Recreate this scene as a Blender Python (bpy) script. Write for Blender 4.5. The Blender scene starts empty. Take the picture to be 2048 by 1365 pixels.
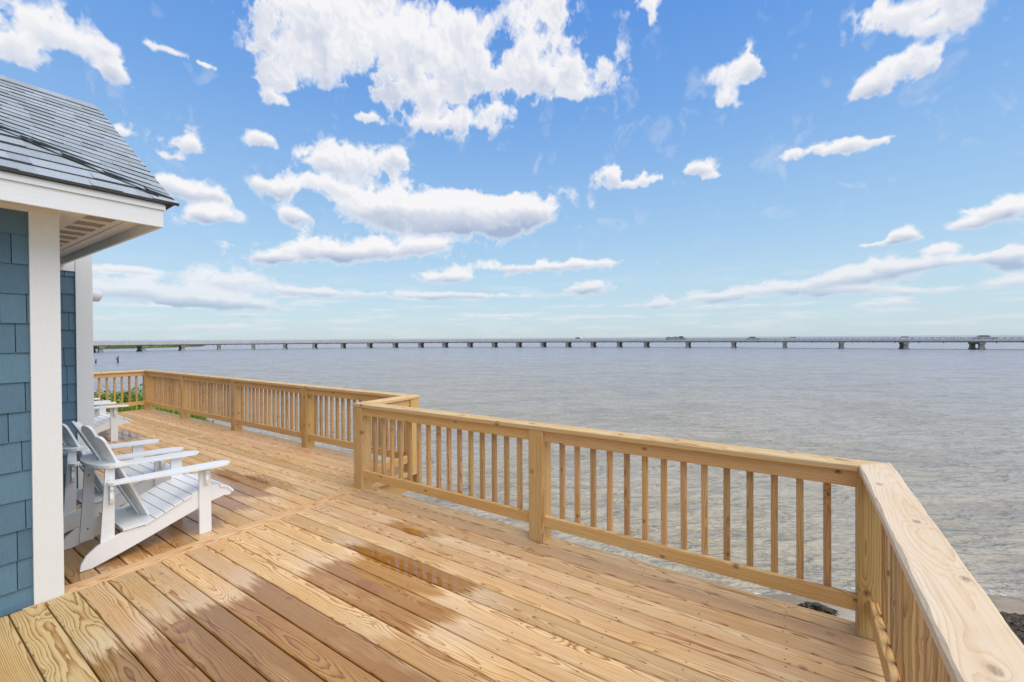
import bpy, math, random
import numpy as np
from mathutils import Vector, Matrix
rnd = random.Random(7)
R = math.radians
scn = bpy.context.scene
col = scn.collection

# ---------------------------------------------------------------- camera
yaw, pitch, roll = R(33.5), R(-.41), R(.35)
F = Vector((math.cos(yaw)*math.cos(pitch), math.sin(yaw)*math.cos(pitch), math.sin(pitch)))
R0 = Vector((math.sin(yaw), -math.cos(yaw), 0)); U0 = R0.cross(F)
RT = R0*math.cos(roll) - U0*math.sin(roll); UP = R0*math.sin(roll) + U0*math.cos(roll)
cd = bpy.data.cameras.new('camera'); cam = bpy.data.objects.new('camera', cd); col.objects.link(cam)
m = Matrix.Identity(4)
for i in range(3):
    m[i][0] = RT[i]; m[i][1] = UP[i]; m[i][2] = -F[i]
m[0][3], m[1][3], m[2][3] = 0, 0, 1.66
cam.matrix_world = m
cd.sensor_width = 36; cd.lens = 867/2048*36; cd.clip_start = .05; cd.clip_end = 60000
scn.camera = cam
scn.view_settings.view_transform = 'Standard'; scn.view_settings.look = 'None'
scn.view_settings.exposure = 0; scn.view_settings.gamma = 1

# ---------------------------------------------------------------- sun
SUN_DIR = Vector((-.03, -.64, 1.0)).normalized()          # towards the sun
sl = bpy.data.lights.new('sun', 'SUN'); sl.energy = 3.1; sl.angle = R(70); sl.color = (1, .93, .82)
so = bpy.data.objects.new('sun', sl); col.objects.link(so)
so.rotation_euler = SUN_DIR.to_track_quat('Z', 'Y').to_euler()
SUN_EL = math.asin(SUN_DIR.z); SUN_AZ = math.atan2(SUN_DIR.x, SUN_DIR.y)

# ---------------------------------------------------------------- sky with clouds
# azimuth (deg ccw from +X), elevation, half width, half height of every cloud mass
CL = """46.4,34.2,14.1,4.8 53.7,33.7,6.9,3.4 58.7,29.7,4.0,2.0 61.4,27.6,1.8,1.3 61.4,25.9,1.5,0.6 41.4,31.9,11.5,3.5 29.9,35.6,4.9,3.5 28.3,31.0,7.1,2.2 25.1,29.0,2.9,0.9 44.0,28.6,3.8,2.2 58.1,34.5,2.7,0.6 39.5,26.4,6.5,1.4 34.9,27.6,2.5,1.1 44.6,25.7,2.5,0.7 51.7,25.7,1.3,0.6 81.3,26.3,2.7,1.8 81.9,23.8,1.5,1.6 77.3,25.8,2.1,1.3 75.9,24.6,1.3,0.9 76.3,24.7,1.0,0.4 71.9,27.6,1.4,0.3 68.5,27.3,0.8,0.2 63.5,21.8,1.4,0.7 70.5,19.9,1.7,1.2 72.0,18.3,1.0,0.5 75.5,19.7,0.7,0.5 69.1,15.4,2.4,1.0 68.0,13.2,2.7,1.0 71.2,15.7,1.7,0.9 57.2,20.4,3.0,1.2 52.3,21.0,5.3,1.8 61.5,17.0,3.7,1.0 48.7,22.1,2.5,1.2 57.5,18.2,2.6,0.8 33.0,16.2,4.6,2.1 47.0,15.9,6.0,1.2 44.7,16.8,11.3,2.1 37.6,16.1,9.1,2.5 32.0,16.7,3.3,1.7 42.0,14.6,10.5,1.9 60.0,14.4,1.5,0.9 57.3,10.4,7.2,1.4 50.3,11.1,7.8,1.3 44.8,11.8,3.8,0.9 62.1,9.4,2.5,0.6 66.9,6.5,4.6,0.8 75.2,5.1,3.3,0.7 70.1,4.6,8.1,0.95 66.0,4.0,6.0,0.5 75.2,6.9,2.2,0.3 59.5,5.7,5.9,0.4 29.1,9.2,8.5,0.8 23.3,9.5,3.5,0.5 41.6,7.9,4.6,0.7 24.2,6.4,3.3,0.7 46.7,5.5,7.5,0.4 38.3,5.6,5.2,0.3 6.7,27.8,2.2,1.9 5.3,28.4,1.1,1.1 7.0,26.0,1.5,0.9 -9.4,28.8,3.9,1.5 -10.4,26.9,1.5,1.0 -6.6,29.4,1.2,1.4 -7.4,24.4,2.3,1.3 -8.5,25.1,1.2,0.9 -5.5,23.6,1.7,0.8 -9.9,23.9,0.7,0.5 16.3,36.1,1.7,0.7 15.6,34.9,0.8,0.8 20.4,19.6,2.0,1.1 20.2,20.4,1.1,0.7 18.5,18.7,1.5,0.4 15.5,19.1,1.2,0.7 10.2,19.5,2.1,0.9 8.4,18.5,1.2,0.5 0.6,19.5,1.3,0.6 -2.3,19.0,2.1,0.5 -4.7,19.1,1.5,0.6 -7.0,18.8,0.8,0.4 -14.6,10.7,1.9,1.0 -13.1,9.9,1.5,0.5 -15.7,11.0,1.3,0.9 -8.5,9.8,1.2,0.7 -6.6,9.2,1.4,0.2 -11.1,7.8,1.0,0.6 -15.9,6.8,1.0,0.9 1.8,5.3,5.7,0.6 8.9,4.7,5.2,0.5 -4.0,6.1,3.7,0.7 -7.2,6.8,2.5,0.6 -10.8,6.7,3.2,0.4 -13.1,6.8,1.6,0.3 -11.1,4.2,4.4,0.4 -15.7,4.5,1.7,0.4 -4.4,4.7,2.5,0.3 14.6,4.0,4.1,0.4 -6.4,3.2,2.3,0.3 69.2,1.3,3.9,0.3 35.1,2.9,4.0,0.2 64.6,2.7,2.9,0.2"""
HOLES = [(42.5, 19.9, 5.0, .9), (34.0, 19.6, 5.0, 1.0), (57.5, 16.0, 1.6, .5), (34.6, 34.0, 2.2, 1.5), (40.5, 38.5, 2.0, 1.6), (55.5, 26.8, 2.5, .8)]
W, H2 = 5400, 1350
PX = W/360.
ar = np.random.RandomState(11)
def vnoise(uu, vv, n=256):
    g = noise_g
    x0 = np.floor(uu).astype(np.int32); y0 = np.floor(vv).astype(np.int32)
    fx = (uu-x0).astype(np.float32); fy = (vv-y0).astype(np.float32)
    fx = fx*fx*fx*(fx*(fx*6-15)+10); fy = fy*fy*fy*(fy*(fy*6-15)+10)
    a = g[y0 % n, x0 % n]; b = g[y0 % n, (x0+1) % n]; c = g[(y0+1) % n, x0 % n]; d = g[(y0+1) % n, (x0+1) % n]
    return (a*(1-fx)+b*fx)*(1-fy) + (c*(1-fx)+d*fx)*fy
noise_g = ar.rand(256, 256).astype(np.float32)
def fbm(u, v, f, octs, gain=.5, off=0.):
    s = np.zeros_like(u); a = 1.; t = 0.; k = f; ca, sa = .8, .6
    for o in range(octs):
        s += a*vnoise(u*k+17.3*o+off, v*k+5.7*o+off*1.7); t += a; a *= gain; k *= 2.03
        u, v = u*ca-v*sa, u*sa+v*ca                       # turn each octave so the lattice never shows
    return s/t
def cloud_tile(x0, x1, rows, blobs, holes, offs):
    """mask and shade of the clouds in pixel columns x0..x1"""
    xs = np.arange(x0, x1); az = (.5-(xs+.5)/W)*360.
    el = (np.arange(rows)+.5)/PX
    A, E_ = np.meshgrid(az.astype(np.float32), el.astype(np.float32))
    flat = 1.0/(.16+E_/20.)                              # far clouds are seen edge on
    u = A*.5; v = E_*(.45+.42*np.clip(flat, 0, 3.2))
    # two scales of warp give rounded lobes with torn rims
    wx = (fbm(u, v, .45, 3, .45, off=3)-.5)*2.6; wy = (fbm(u, v, .45, 3, .45, off=9)-.5)*2.2
    wx2 = (fbm(u, v, 1.5, 5, .55, off=31)-.5)*1.9; wy2 = (fbm(u, v, 1.5, 5, .55, off=37)-.5)*1.7
    sy = np.clip(E_/20., .10, 1.)
    Fd = np.zeros_like(A); Y_ = np.zeros_like(A); Wt = np.full_like(A, 1e-4)
    for (a, e, ra, re) in blobs:
        if e < 9: re *= 1.35
        wgt = 1.0 if ra > 3 else 1.12
        m = 2.6
        c0 = int((.5-(a+ra*m+3)/360.)*W)-x0; c1 = int((.5-(a-ra*m-3)/360.)*W)-x0
        r0 = int((e-re*m-2)*PX); r1 = int((e+re*m+2)*PX)
        c0 = max(c0, 0); c1 = min(c1, x1-x0); r0 = max(r0, 0); r1 = min(r1, rows)
        if c1 <= c0 or r1 <= r0: continue
        s = (slice(r0, r1), slice(c0, c1)); k = min(1, .5+ra/5.)
        u0 = np.array([[a*.5]], np.float32); v0 = np.array([[e*(.45+.42*min(max(1/(.16+e/20.), 0), 3.2))]], np.float32)
        ox = (fbm(u0, v0, .45, 3, .45, off=3)-.5)*2.6+(fbm(u0, v0, 1.5, 5, .55, off=31)-.5)*.95; oy = (fbm(u0, v0, .45, 3, .45, off=9)-.5)*2.2+(fbm(u0, v0, 1.5, 5, .55, off=37)-.5)*.85
        dx = (A[s]+(wx[s]+wx2[s]-ox)*k-a)/ra; dy = (E_[s]+(wy[s]+wy2[s]-oy)*.6*k*sy[s]-e)/re
        dy = np.where(dy < 0, dy*1.15, dy)               # flatter bases
        g = np.exp(-.95*(dx*dx+dy*dy))
        Fd[s] = Fd[s]+wgt*g*(1-np.minimum(Fd[s], 1)*.6)
        Y_[s] += g*np.clip(dy, -1.5, 1.5)*min(1, .35+re/1.6); Wt[s] += g
    for (a, e, ra, re) in holes:
        dx = (A+(wx+wx2)*.8-a)/ra; dy = (E_+(wy+wy2)*.6-e)/re; Fd -= .9*np.exp(-(dx*dx+dy*dy))
    # billows: ridged noise reads as cauliflower heads; fine fbm tears the edge
    qx = (fbm(u, v, 3.1, 3, off=101)-.5)*.5; qy = (fbm(u, v, 3.1, 3, off=107)-.5)*.5
    n1 = fbm(u+qx, v+qy, .95, 6, .50, off=51)
    bil = 1-np.abs(2*fbm(u+qx, v+qy, 1.5, 5, .46, off=77)-1)
    q_ = np.clip((E_-11)/18., 0, 1)
    D = Fd*1.30+(n1-.5)*(1.8+.35*q_)+(bil-.85)*(.40+.15*q_)-.53-.03*q_
    lens = np.exp(-((E_-15.2)/3.2)**2)*np.exp(-((A-43)/16.)**2)
    D = D*(1-.55*lens)+(Fd*1.35+(bil-.85)*.45+(n1-.5)*.7-.52)*.55*lens
    D = np.where(Fd < .03, -1, D)
    Dp = np.clip(D, 0, 1.1)
    M = np.clip((D+.16)/1.0, 0, 1); M = M**1.35*(1+2.2*(1-M)); M = np.clip(M, 0, 1)*.97
    M *= np.clip((Fd-.03)*6, 0, 1)
    T = np.zeros_like(D)
    def blur(a, r):
        for ax in (0, 1):
            c_ = np.cumsum(np.pad(a, [(r+1, r) if i_ == ax else (0, 0) for i_ in (0, 1)], mode='edge'), axis=ax, dtype=np.float64)
            n_ = a.shape[ax]; hi = [slice(None)]*2; lo = [slice(None)]*2; hi[ax] = slice(2*r+1, 2*r+1+n_); lo[ax] = slice(0, n_)
            a = ((c_[tuple(hi)]-c_[tuple(lo)])/(2*r+1)).astype(np.float32)
        return a
    Dp = blur(blur(Dp, 3), 3)
    for q, wq in ((3, .8), (7, .8), (13, .7), (21, .6), (32, .45), (46, .3)):
        sh = np.zeros_like(Dp); sh[:-q] = Dp[q:]; T += sh*wq
    G1 = np.zeros_like(D); D2 = blur(D, 2); G1[5:, 4:] = D2[5:, 4:]-D2[:-5, :-4]     # slope of the billows against the light
    yy = Y_/Wt
    core = np.clip(Dp*1.9, 0, 1)
    S = 1.03-.075*T*(1-.6*q_)*core+np.clip(yy-.05, -1.1, .25)*.95*core*(1-.75*q_)-np.clip(G1*1.2, -.06, .08)+(blur(bil, 2)-.8)*.20*core-.26*q_*np.clip(blur(n1, 4)*3-1.2, 0, 1)*core
    S = np.clip(S, 0, 1)
    M *= np.clip(.34+E_/13., 0, 1)
    S = S-.22*np.clip(1-E_/12., 0, 1)
    uv = A*.16; vv = E_*1.3
    w = fbm(uv, vv, 1.6, 5, .55, off=5)
    veil = np.clip((w-.46)*2.6, 0, 1)*np.exp(-((E_-3.6)/3.4)**2)*.62
    wisp = np.clip((fbm(u+wx, v+wy, .9, 6, .55, off=91)-.66)*5, 0, 1)*.22*np.clip((E_-9)/6., 0, 1)
    V = np.maximum(veil, wisp*np.clip(1-Fd, 0, 1))
    M2 = 1-(1-M)*(1-V)
    S = np.where(M < V, .80, S)
    return M2, S
img = bpy.data.images.new('cloud_field', W, H2*2, alpha=False, float_buffer=False)
img.colorspace_settings.name = 'Non-Color'
buf = np.zeros((H2*2, W, 4), np.float32); buf[..., 3] = 1
front = [tuple(float(q) for q in s.split(',')) for s in CL.split()]
back = []
for i in range(120):
    a = rnd.uniform(95, 335); e = rnd.uniform(3, 70); s = .4+e/22.
    for j in range(3):
        back.append(((a+rnd.uniform(-5, 5)+180) % 360-180, e+rnd.uniform(-.6, .6)*s, rnd.uniform(2, 5)*(.6+e/60.), rnd.uniform(.5, 1.2)*s))
for i in range(26):
    a = rnd.uniform(-25, 95); e = rnd.uniform(44, 78)
    for j in range(3): back.append((a+rnd.uniform(-6, 6), e+rnd.uniform(-2, 2), rnd.uniform(4, 9), rnd.uniform(1.5, 3.5)))
rows = int(84*PX)
step = W//6
for t in range(6):
    M_, S_ = cloud_tile(t*step, (t+1)*step, rows, front+back, HOLES, 0)
    buf[H2:H2+rows, t*step:(t+1)*step, 0] = M_; buf[H2:H2+rows, t*step:(t+1)*step, 1] = S_
buf = np.clip(buf, 0, 1)
img.pixels.foreach_set(buf.ravel()); img.update(); img.pack()
del buf

wd = bpy.data.worlds.new('World'); scn.world = wd; wd.use_nodes = True
nt = wd.node_tree; nt.nodes.clear()
def N(t, **k):
    n = nt.nodes.new(t)
    for a, b in k.items(): setattr(n, a, b)
    return n
L = lambda a, b: nt.links.new(a, b)
tc = N('ShaderNodeTexCoord'); env = N('ShaderNodeTexEnvironment', image=img, interpolation='Cubic'); L(tc.outputs['Generated'], env.inputs[0])
sep = N('ShaderNodeSeparateColor'); L(env.outputs[0], sep.inputs[0])
sky = N('ShaderNodeTexSky', sky_type='NISHITA', sun_disc=False, sun_elevation=SUN_EL, sun_rotation=SUN_AZ, altitude=0, air_density=1, dust_density=.6, ozone_density=1.6)
sx = N('ShaderNodeSeparateXYZ'); L(tc.outputs['Generated'], sx.inputs[0])
asn = N('ShaderNodeMath', operation='ARCSINE'); L(sx.outputs[2], asn.inputs[0])
mr = N('ShaderNodeMapRange'); L(asn.outputs[0], mr.inputs[0]); mr.inputs[2].default_value = R(90)
rp = N('ShaderNodeValToRGB'); L(mr.outputs[0], rp.inputs[0])
def srgb(r, g, b):
    f = lambda c: (c/255/12.92) if c/255 <= .04045 else ((c/255+.055)/1.055)**2.4
    return (f(r), f(g), f(b), 1)
stops = [(0, srgb(202, 222, 232)), (3/90, srgb(198, 224, 238)), (7/90, srgb(190, 222, 243)), (12/90, srgb(172, 212, 246)), (19/90, srgb(150, 196, 245)), (27/90, srgb(122, 176, 242)), (36/90, srgb(97, 158, 238)), (1, srgb(60, 115, 205))]
rp.color_ramp.elements[0].position = 0; rp.color_ramp.elements[0].color = stops[0][1]
rp.color_ramp.elements[1].position = 1; rp.color_ramp.elements[1].color = stops[-1][1]
for p, c in stops[1:-1]:
    e = rp.color_ramp.elements.new(p); e.color = c
STR = .12
def vm(op, a, b):
    n = N('ShaderNodeVectorMath', operation=op)
    for i, x in enumerate((a, b)):
        if hasattr(x, 'type'): L(x, n.inputs[i])
        else: n.inputs[i].default_value = x
    return n.outputs[0]
grad = vm('MULTIPLY', rp.outputs[0], (1/STR,)*3)
mx = N('ShaderNodeMix', data_type='RGBA'); mx.inputs[0].default_value = .2; L(grad, mx.inputs[6]); L(sky.outputs[0], mx.inputs[7])
cm = N('ShaderNodeMix', data_type='RGBA'); L(sep.outputs[1], cm.inputs[0])
cm.inputs[6].default_value = tuple(x/STR for x in srgb(168, 184, 212)[:3])+(1,); cm.inputs[7].default_value = tuple(x/STR for x in (.95, .94, .95))+(1,)
fm = N('ShaderNodeMix', data_type='RGBA'); L(sep.outputs[0], fm.inputs[0]); L(mx.outputs[2], fm.inputs[6]); L(cm.outputs[2], fm.inputs[7])
bg = N('ShaderNodeBackground'); bg.inputs[1].default_value = STR; L(fm.outputs[2], bg.inputs[0])
wo = N('ShaderNodeOutputWorld'); L(bg.outputs[0], wo.inputs[0])
wd.cycles.sampling_method = 'MANUAL'; wd.cycles.sample_map_resolution = 1024

# ---------------------------------------------------------------- tags and builders
def tag(o, label=None, cat=None, group=None, kind=None):
    for k, v in (('label', label), ('category', cat), ('group', group), ('kind', kind)):
        if v: o[k] = v
    return o
def thing(name, label, cat, loc=(0, 0, 0), rz=0, group=None):
    o = bpy.data.objects.new(name, None); col.objects.link(o); o.empty_display_size = .1
    o.location = loc; o.rotation_euler = (0, 0, rz); return tag(o, label, cat, group)
class MB:
    def __init__(s): s.v = []; s.f = []; s.g = []; s.t = []; s.m = []; s.sm = []; s.w = []; s.cw = (0., 0., 0.)
    def add(s, vs, fs, gc=None, tint=(1, 1, 1), mi=0, smooth=False):
        b = len(s.v); s.v += [tuple(p) for p in vs]
        s.g += gc if gc else [tuple(p) for p in vs]; s.t += [tint]*len(vs); s.w += [s.cw]*len(vs)
        for f in fs: s.f.append([b+i for i in f]); s.m.append(mi); s.sm.append(smooth)
    def box(s, a, b, **k):
        x0, y0, z0 = a; x1, y1, z1 = b
        s.add([(x0, y0, z0), (x1, y0, z0), (x1, y1, z0), (x0, y1, z0), (x0, y0, z1), (x1, y0, z1), (x1, y1, z1), (x0, y1, z1)],
              [(3, 2, 1, 0), (4, 5, 6, 7), (0, 1, 5, 4), (1, 2, 6, 5), (2, 3, 7, 6), (3, 0, 4, 7)], **k)
    def beam(s, p0, p1, w, h, up=(0, 0, 1), ch=.004, tint=None, pith=None, seg=1, wane=None, mi=0):
        """timber of width w and depth h from p0 to p1 with eased edges; grain runs along it"""
        p0 = Vector(p0); p1 = Vector(p1); d = (p1-p0); Ln = d.length; d.normalize()
        a = d.cross(Vector(up)).normalized(); b = a.cross(d).normalized()
        if pith is None: pith = (rnd.uniform(-.6, .6)*w, -rnd.uniform(.4, 2.2)*max(w, h)*.5)
        if tint is None:
            q = rnd.uniform(.86, 1.08); tint = (q*rnd.uniform(.97, 1.02), q, q*rnd.uniform(.9, 1.04))
        off = rnd.uniform(0, 80); fl = rnd.choice((-1, 1))
        vs = []; gs = []; fs = []
        for i in range(seg+1):
            t = i/seg; c = p0+d*(Ln*t)
            pr = []
            for k, (sa, sb) in enumerate(((1, 1), (-1, 1), (-1, -1), (1, -1))):
                e = ch if not wane else max(ch, wane(k, t))
                A, B_ = sa*w/2, sb*h/2
                q1 = (A-sa*e, B_); q2 = (A, B_-sb*e)
                pr += [q2, q1] if k in (0, 2) else [q1, q2]
            for (x, y) in pr:
                vs.append(c+a*x+b*y); gs.append((x*fl-pith[0], y-pith[1], Ln*t*1.0+off))
        for i in range(seg):
            for k in range(8):
                k2 = (k+1) % 8; fs.append((i*8+k, i*8+k2, i*8+8+k2, i*8+8+k))
        fs.append(tuple(range(7, -1, -1))); fs.append(tuple(seg*8+k for k in range(8)))
        s.add(vs, fs, gs, tint, mi)
    def prism(s, pts, y0, y1, axis='y', **k):
        """outline pts in the x-z plane (or y-z for axis x, x-y for axis z) given thickness"""
        n = len(pts)
        def P(p, q): return (p[0], q, p[1]) if axis == 'y' else ((q, p[0], p[1]) if axis == 'x' else (p[0], p[1], q))
        vs = [P(p, y0) for p in pts]+[P(p, y1) for p in pts]
        fs = [tuple(range(n)), tuple(range(2*n-1, n-1, -1))]+[(i, i+n, (i+1) % n+n, (i+1) % n) for i in range(n)]
        s.add(vs, fs, **k)
    def tube(s, pts, r, n=8, cap=True, **k):
        vs = []; fs = []
        for i, p in enumerate(pts):
            p = Vector(p); d = (Vector(pts[min(i+1, len(pts)-1)])-Vector(pts[max(i-1, 0)])).normalized()
            a = d.cross(Vector((0, 0, 1)) if abs(d.z) < .9 else Vector((1, 0, 0))).normalized(); b = a.cross(d)
            rr = r[i] if isinstance(r, (list, tuple)) else r
            for j in range(n):
                q = 2*math.pi*j/n; vs.append(p+a*math.cos(q)*rr+b*math.sin(q)*rr)
        for i in range(len(pts)-1):
            for j in range(n): fs.append((i*n+j, i*n+(j+1) % n, (i+1)*n+(j+1) % n, (i+1)*n+j))
        if cap: fs += [tuple(range(n-1, -1, -1)), tuple((len(pts)-1)*n+j for j in range(n))]
        s.add(vs, fs, smooth=True, **k)
    def build(s, name, mat, parent=None, bevel=0):
        me = bpy.data.meshes.new(name); me.from_pydata(s.v, [], s.f); me.update()
        mats = mat if isinstance(mat, (list, tuple)) else [mat]
        for q in mats: me.materials.append(q)
        me.polygons.foreach_set('material_index', s.m); me.polygons.foreach_set('use_smooth', s.sm)
        g = me.attributes.new('grain', 'FLOAT_VECTOR', 'POINT'); g.data.foreach_set('vector', [c for p in s.g for c in p])
        t = me.attributes.new('tint', 'FLOAT_VECTOR', 'POINT'); t.data.foreach_set('vector', [c for p in s.t for c in p])
        if any(x[2] for x in s.w):
            t = me.attributes.new('wet', 'FLOAT_VECTOR', 'POINT'); t.data.foreach_set('vector', [c for p in s.w for c in p])
        import bmesh
        bm = bmesh.new(); bm.from_mesh(me); bmesh.ops.recalc_face_normals(bm, faces=bm.faces)
        if bevel: bmesh.ops.bevel(bm, geom=[e for e in bm.edges if e.calc_face_angle(0) > .5], offset=bevel, segments=2, affect='EDGES', profile=.7)
        bm.to_mesh(me); bm.free()
        o = bpy.data.objects.new(name, me); col.objects.link(o)
        if parent: o.parent = parent
        return o

# ---------------------------------------------------------------- materials
class G:
    def __init__(s, name):
        s.m = bpy.data.materials.new(name); s.m.use_nodes = True; s.t = s.m.node_tree; s.t.nodes.clear()
        s.p = s.n('ShaderNodeBsdfPrincipled'); s.o = s.n('ShaderNodeOutputMaterial'); s.t.links.new(s.p.outputs[0], s.o.inputs[0])
    def n(s, t, **k):
        q = s.t.nodes.new(t)
        for a, b in k.items(): setattr(q, a, b)
        return q
    def put(s, sock, x):
        if hasattr(x, 'is_linked') or hasattr(x, 'links'): s.t.links.new(x, sock)
        else: sock.default_value = x
    def math(s, op, a, b=0, c=None, clamp=False):
        q = s.n('ShaderNodeMath', operation=op, use_clamp=clamp); s.put(q.inputs[0], a); s.put(q.inputs[1], b)
        if c is not None: s.put(q.inputs[2], c)
        return q.outputs[0]
    def vec(s, op, a, b=(0, 0, 0), out=0):
        q = s.n('ShaderNodeVectorMath', operation=op); s.put(q.inputs[0], a)
        if op == 'SCALE': s.put(q.inputs[3], b)
        else: s.put(q.inputs[1], b)
        return q.outputs[out]
    def noise(s, v, sc=1, det=4, rough=.5, dist=0, col=False):
        q = s.n('ShaderNodeTexNoise'); s.put(q.inputs['Vector'], v); q.inputs['Scale'].default_value = sc; q.inputs['Detail'].default_value = det
        q.inputs['Roughness'].default_value = rough; q.inputs['Distortion'].default_value = dist
        return q.outputs[1] if col else q.outputs[0]
    def ramp(s, x, stops):
        q = s.n('ShaderNodeValToRGB'); s.put(q.inputs[0], x); e = q.color_ramp.elements
        fix = lambda c: (c, c, c, 1) if not hasattr(c, '__len__') else tuple(c)+(1,)*(4-len(c))
        e[0].position, e[0].color = stops[0][0], fix(stops[0][1]); e[1].position, e[1].color = stops[-1][0], fix(stops[-1][1])
        for p, c in stops[1:-1]:
            z = e.new(p); z.color = fix(c)
        return q.outputs[0]
    def mix(s, f, a, b, typ='MIX'):
        q = s.n('ShaderNodeMix', data_type='RGBA', blend_type=typ); s.put(q.inputs[0], f)
        for sk, x in ((q.inputs[6], a), (q.inputs[7], b)):
            if isinstance(x, tuple) and len(x) == 3: x = x+(1,)
            s.put(sk, x)
        return q.outputs[2]
    def attr(s, nm): return s.n('ShaderNodeAttribute', attribute_name=nm).outputs['Vector']
    def pos(s): return s.n('ShaderNodeNewGeometry').outputs['Position']
    def sep(s, v):
        q = s.n('ShaderNodeSeparateXYZ'); s.put(q.inputs[0], v); return q.outputs
    def comb(s, x, y, z):
        q = s.n('ShaderNodeCombineXYZ'); s.put(q.inputs[0], x); s.put(q.inputs[1], y); s.put(q.inputs[2], z); return q.outputs[0]
    def bump(s, h, st=.3, d=.005, nrm=None):
        q = s.n('ShaderNodeBump'); q.inputs['Strength'].default_value = st; q.inputs['Distance'].default_value = d; s.put(q.inputs['Height'], h)
        if nrm: s.put(q.inputs['Normal'], nrm)
        return q.outputs[0]
    def setp(s, **k):
        for a, b in k.items():
            a = a.replace('_', ' '); sk = s.p.inputs[a]
            if isinstance(b, tuple) and len(b) == 3 and sk.type == 'RGBA': b = b+(1,)
            s.put(sk, b)
        return s.m

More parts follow.
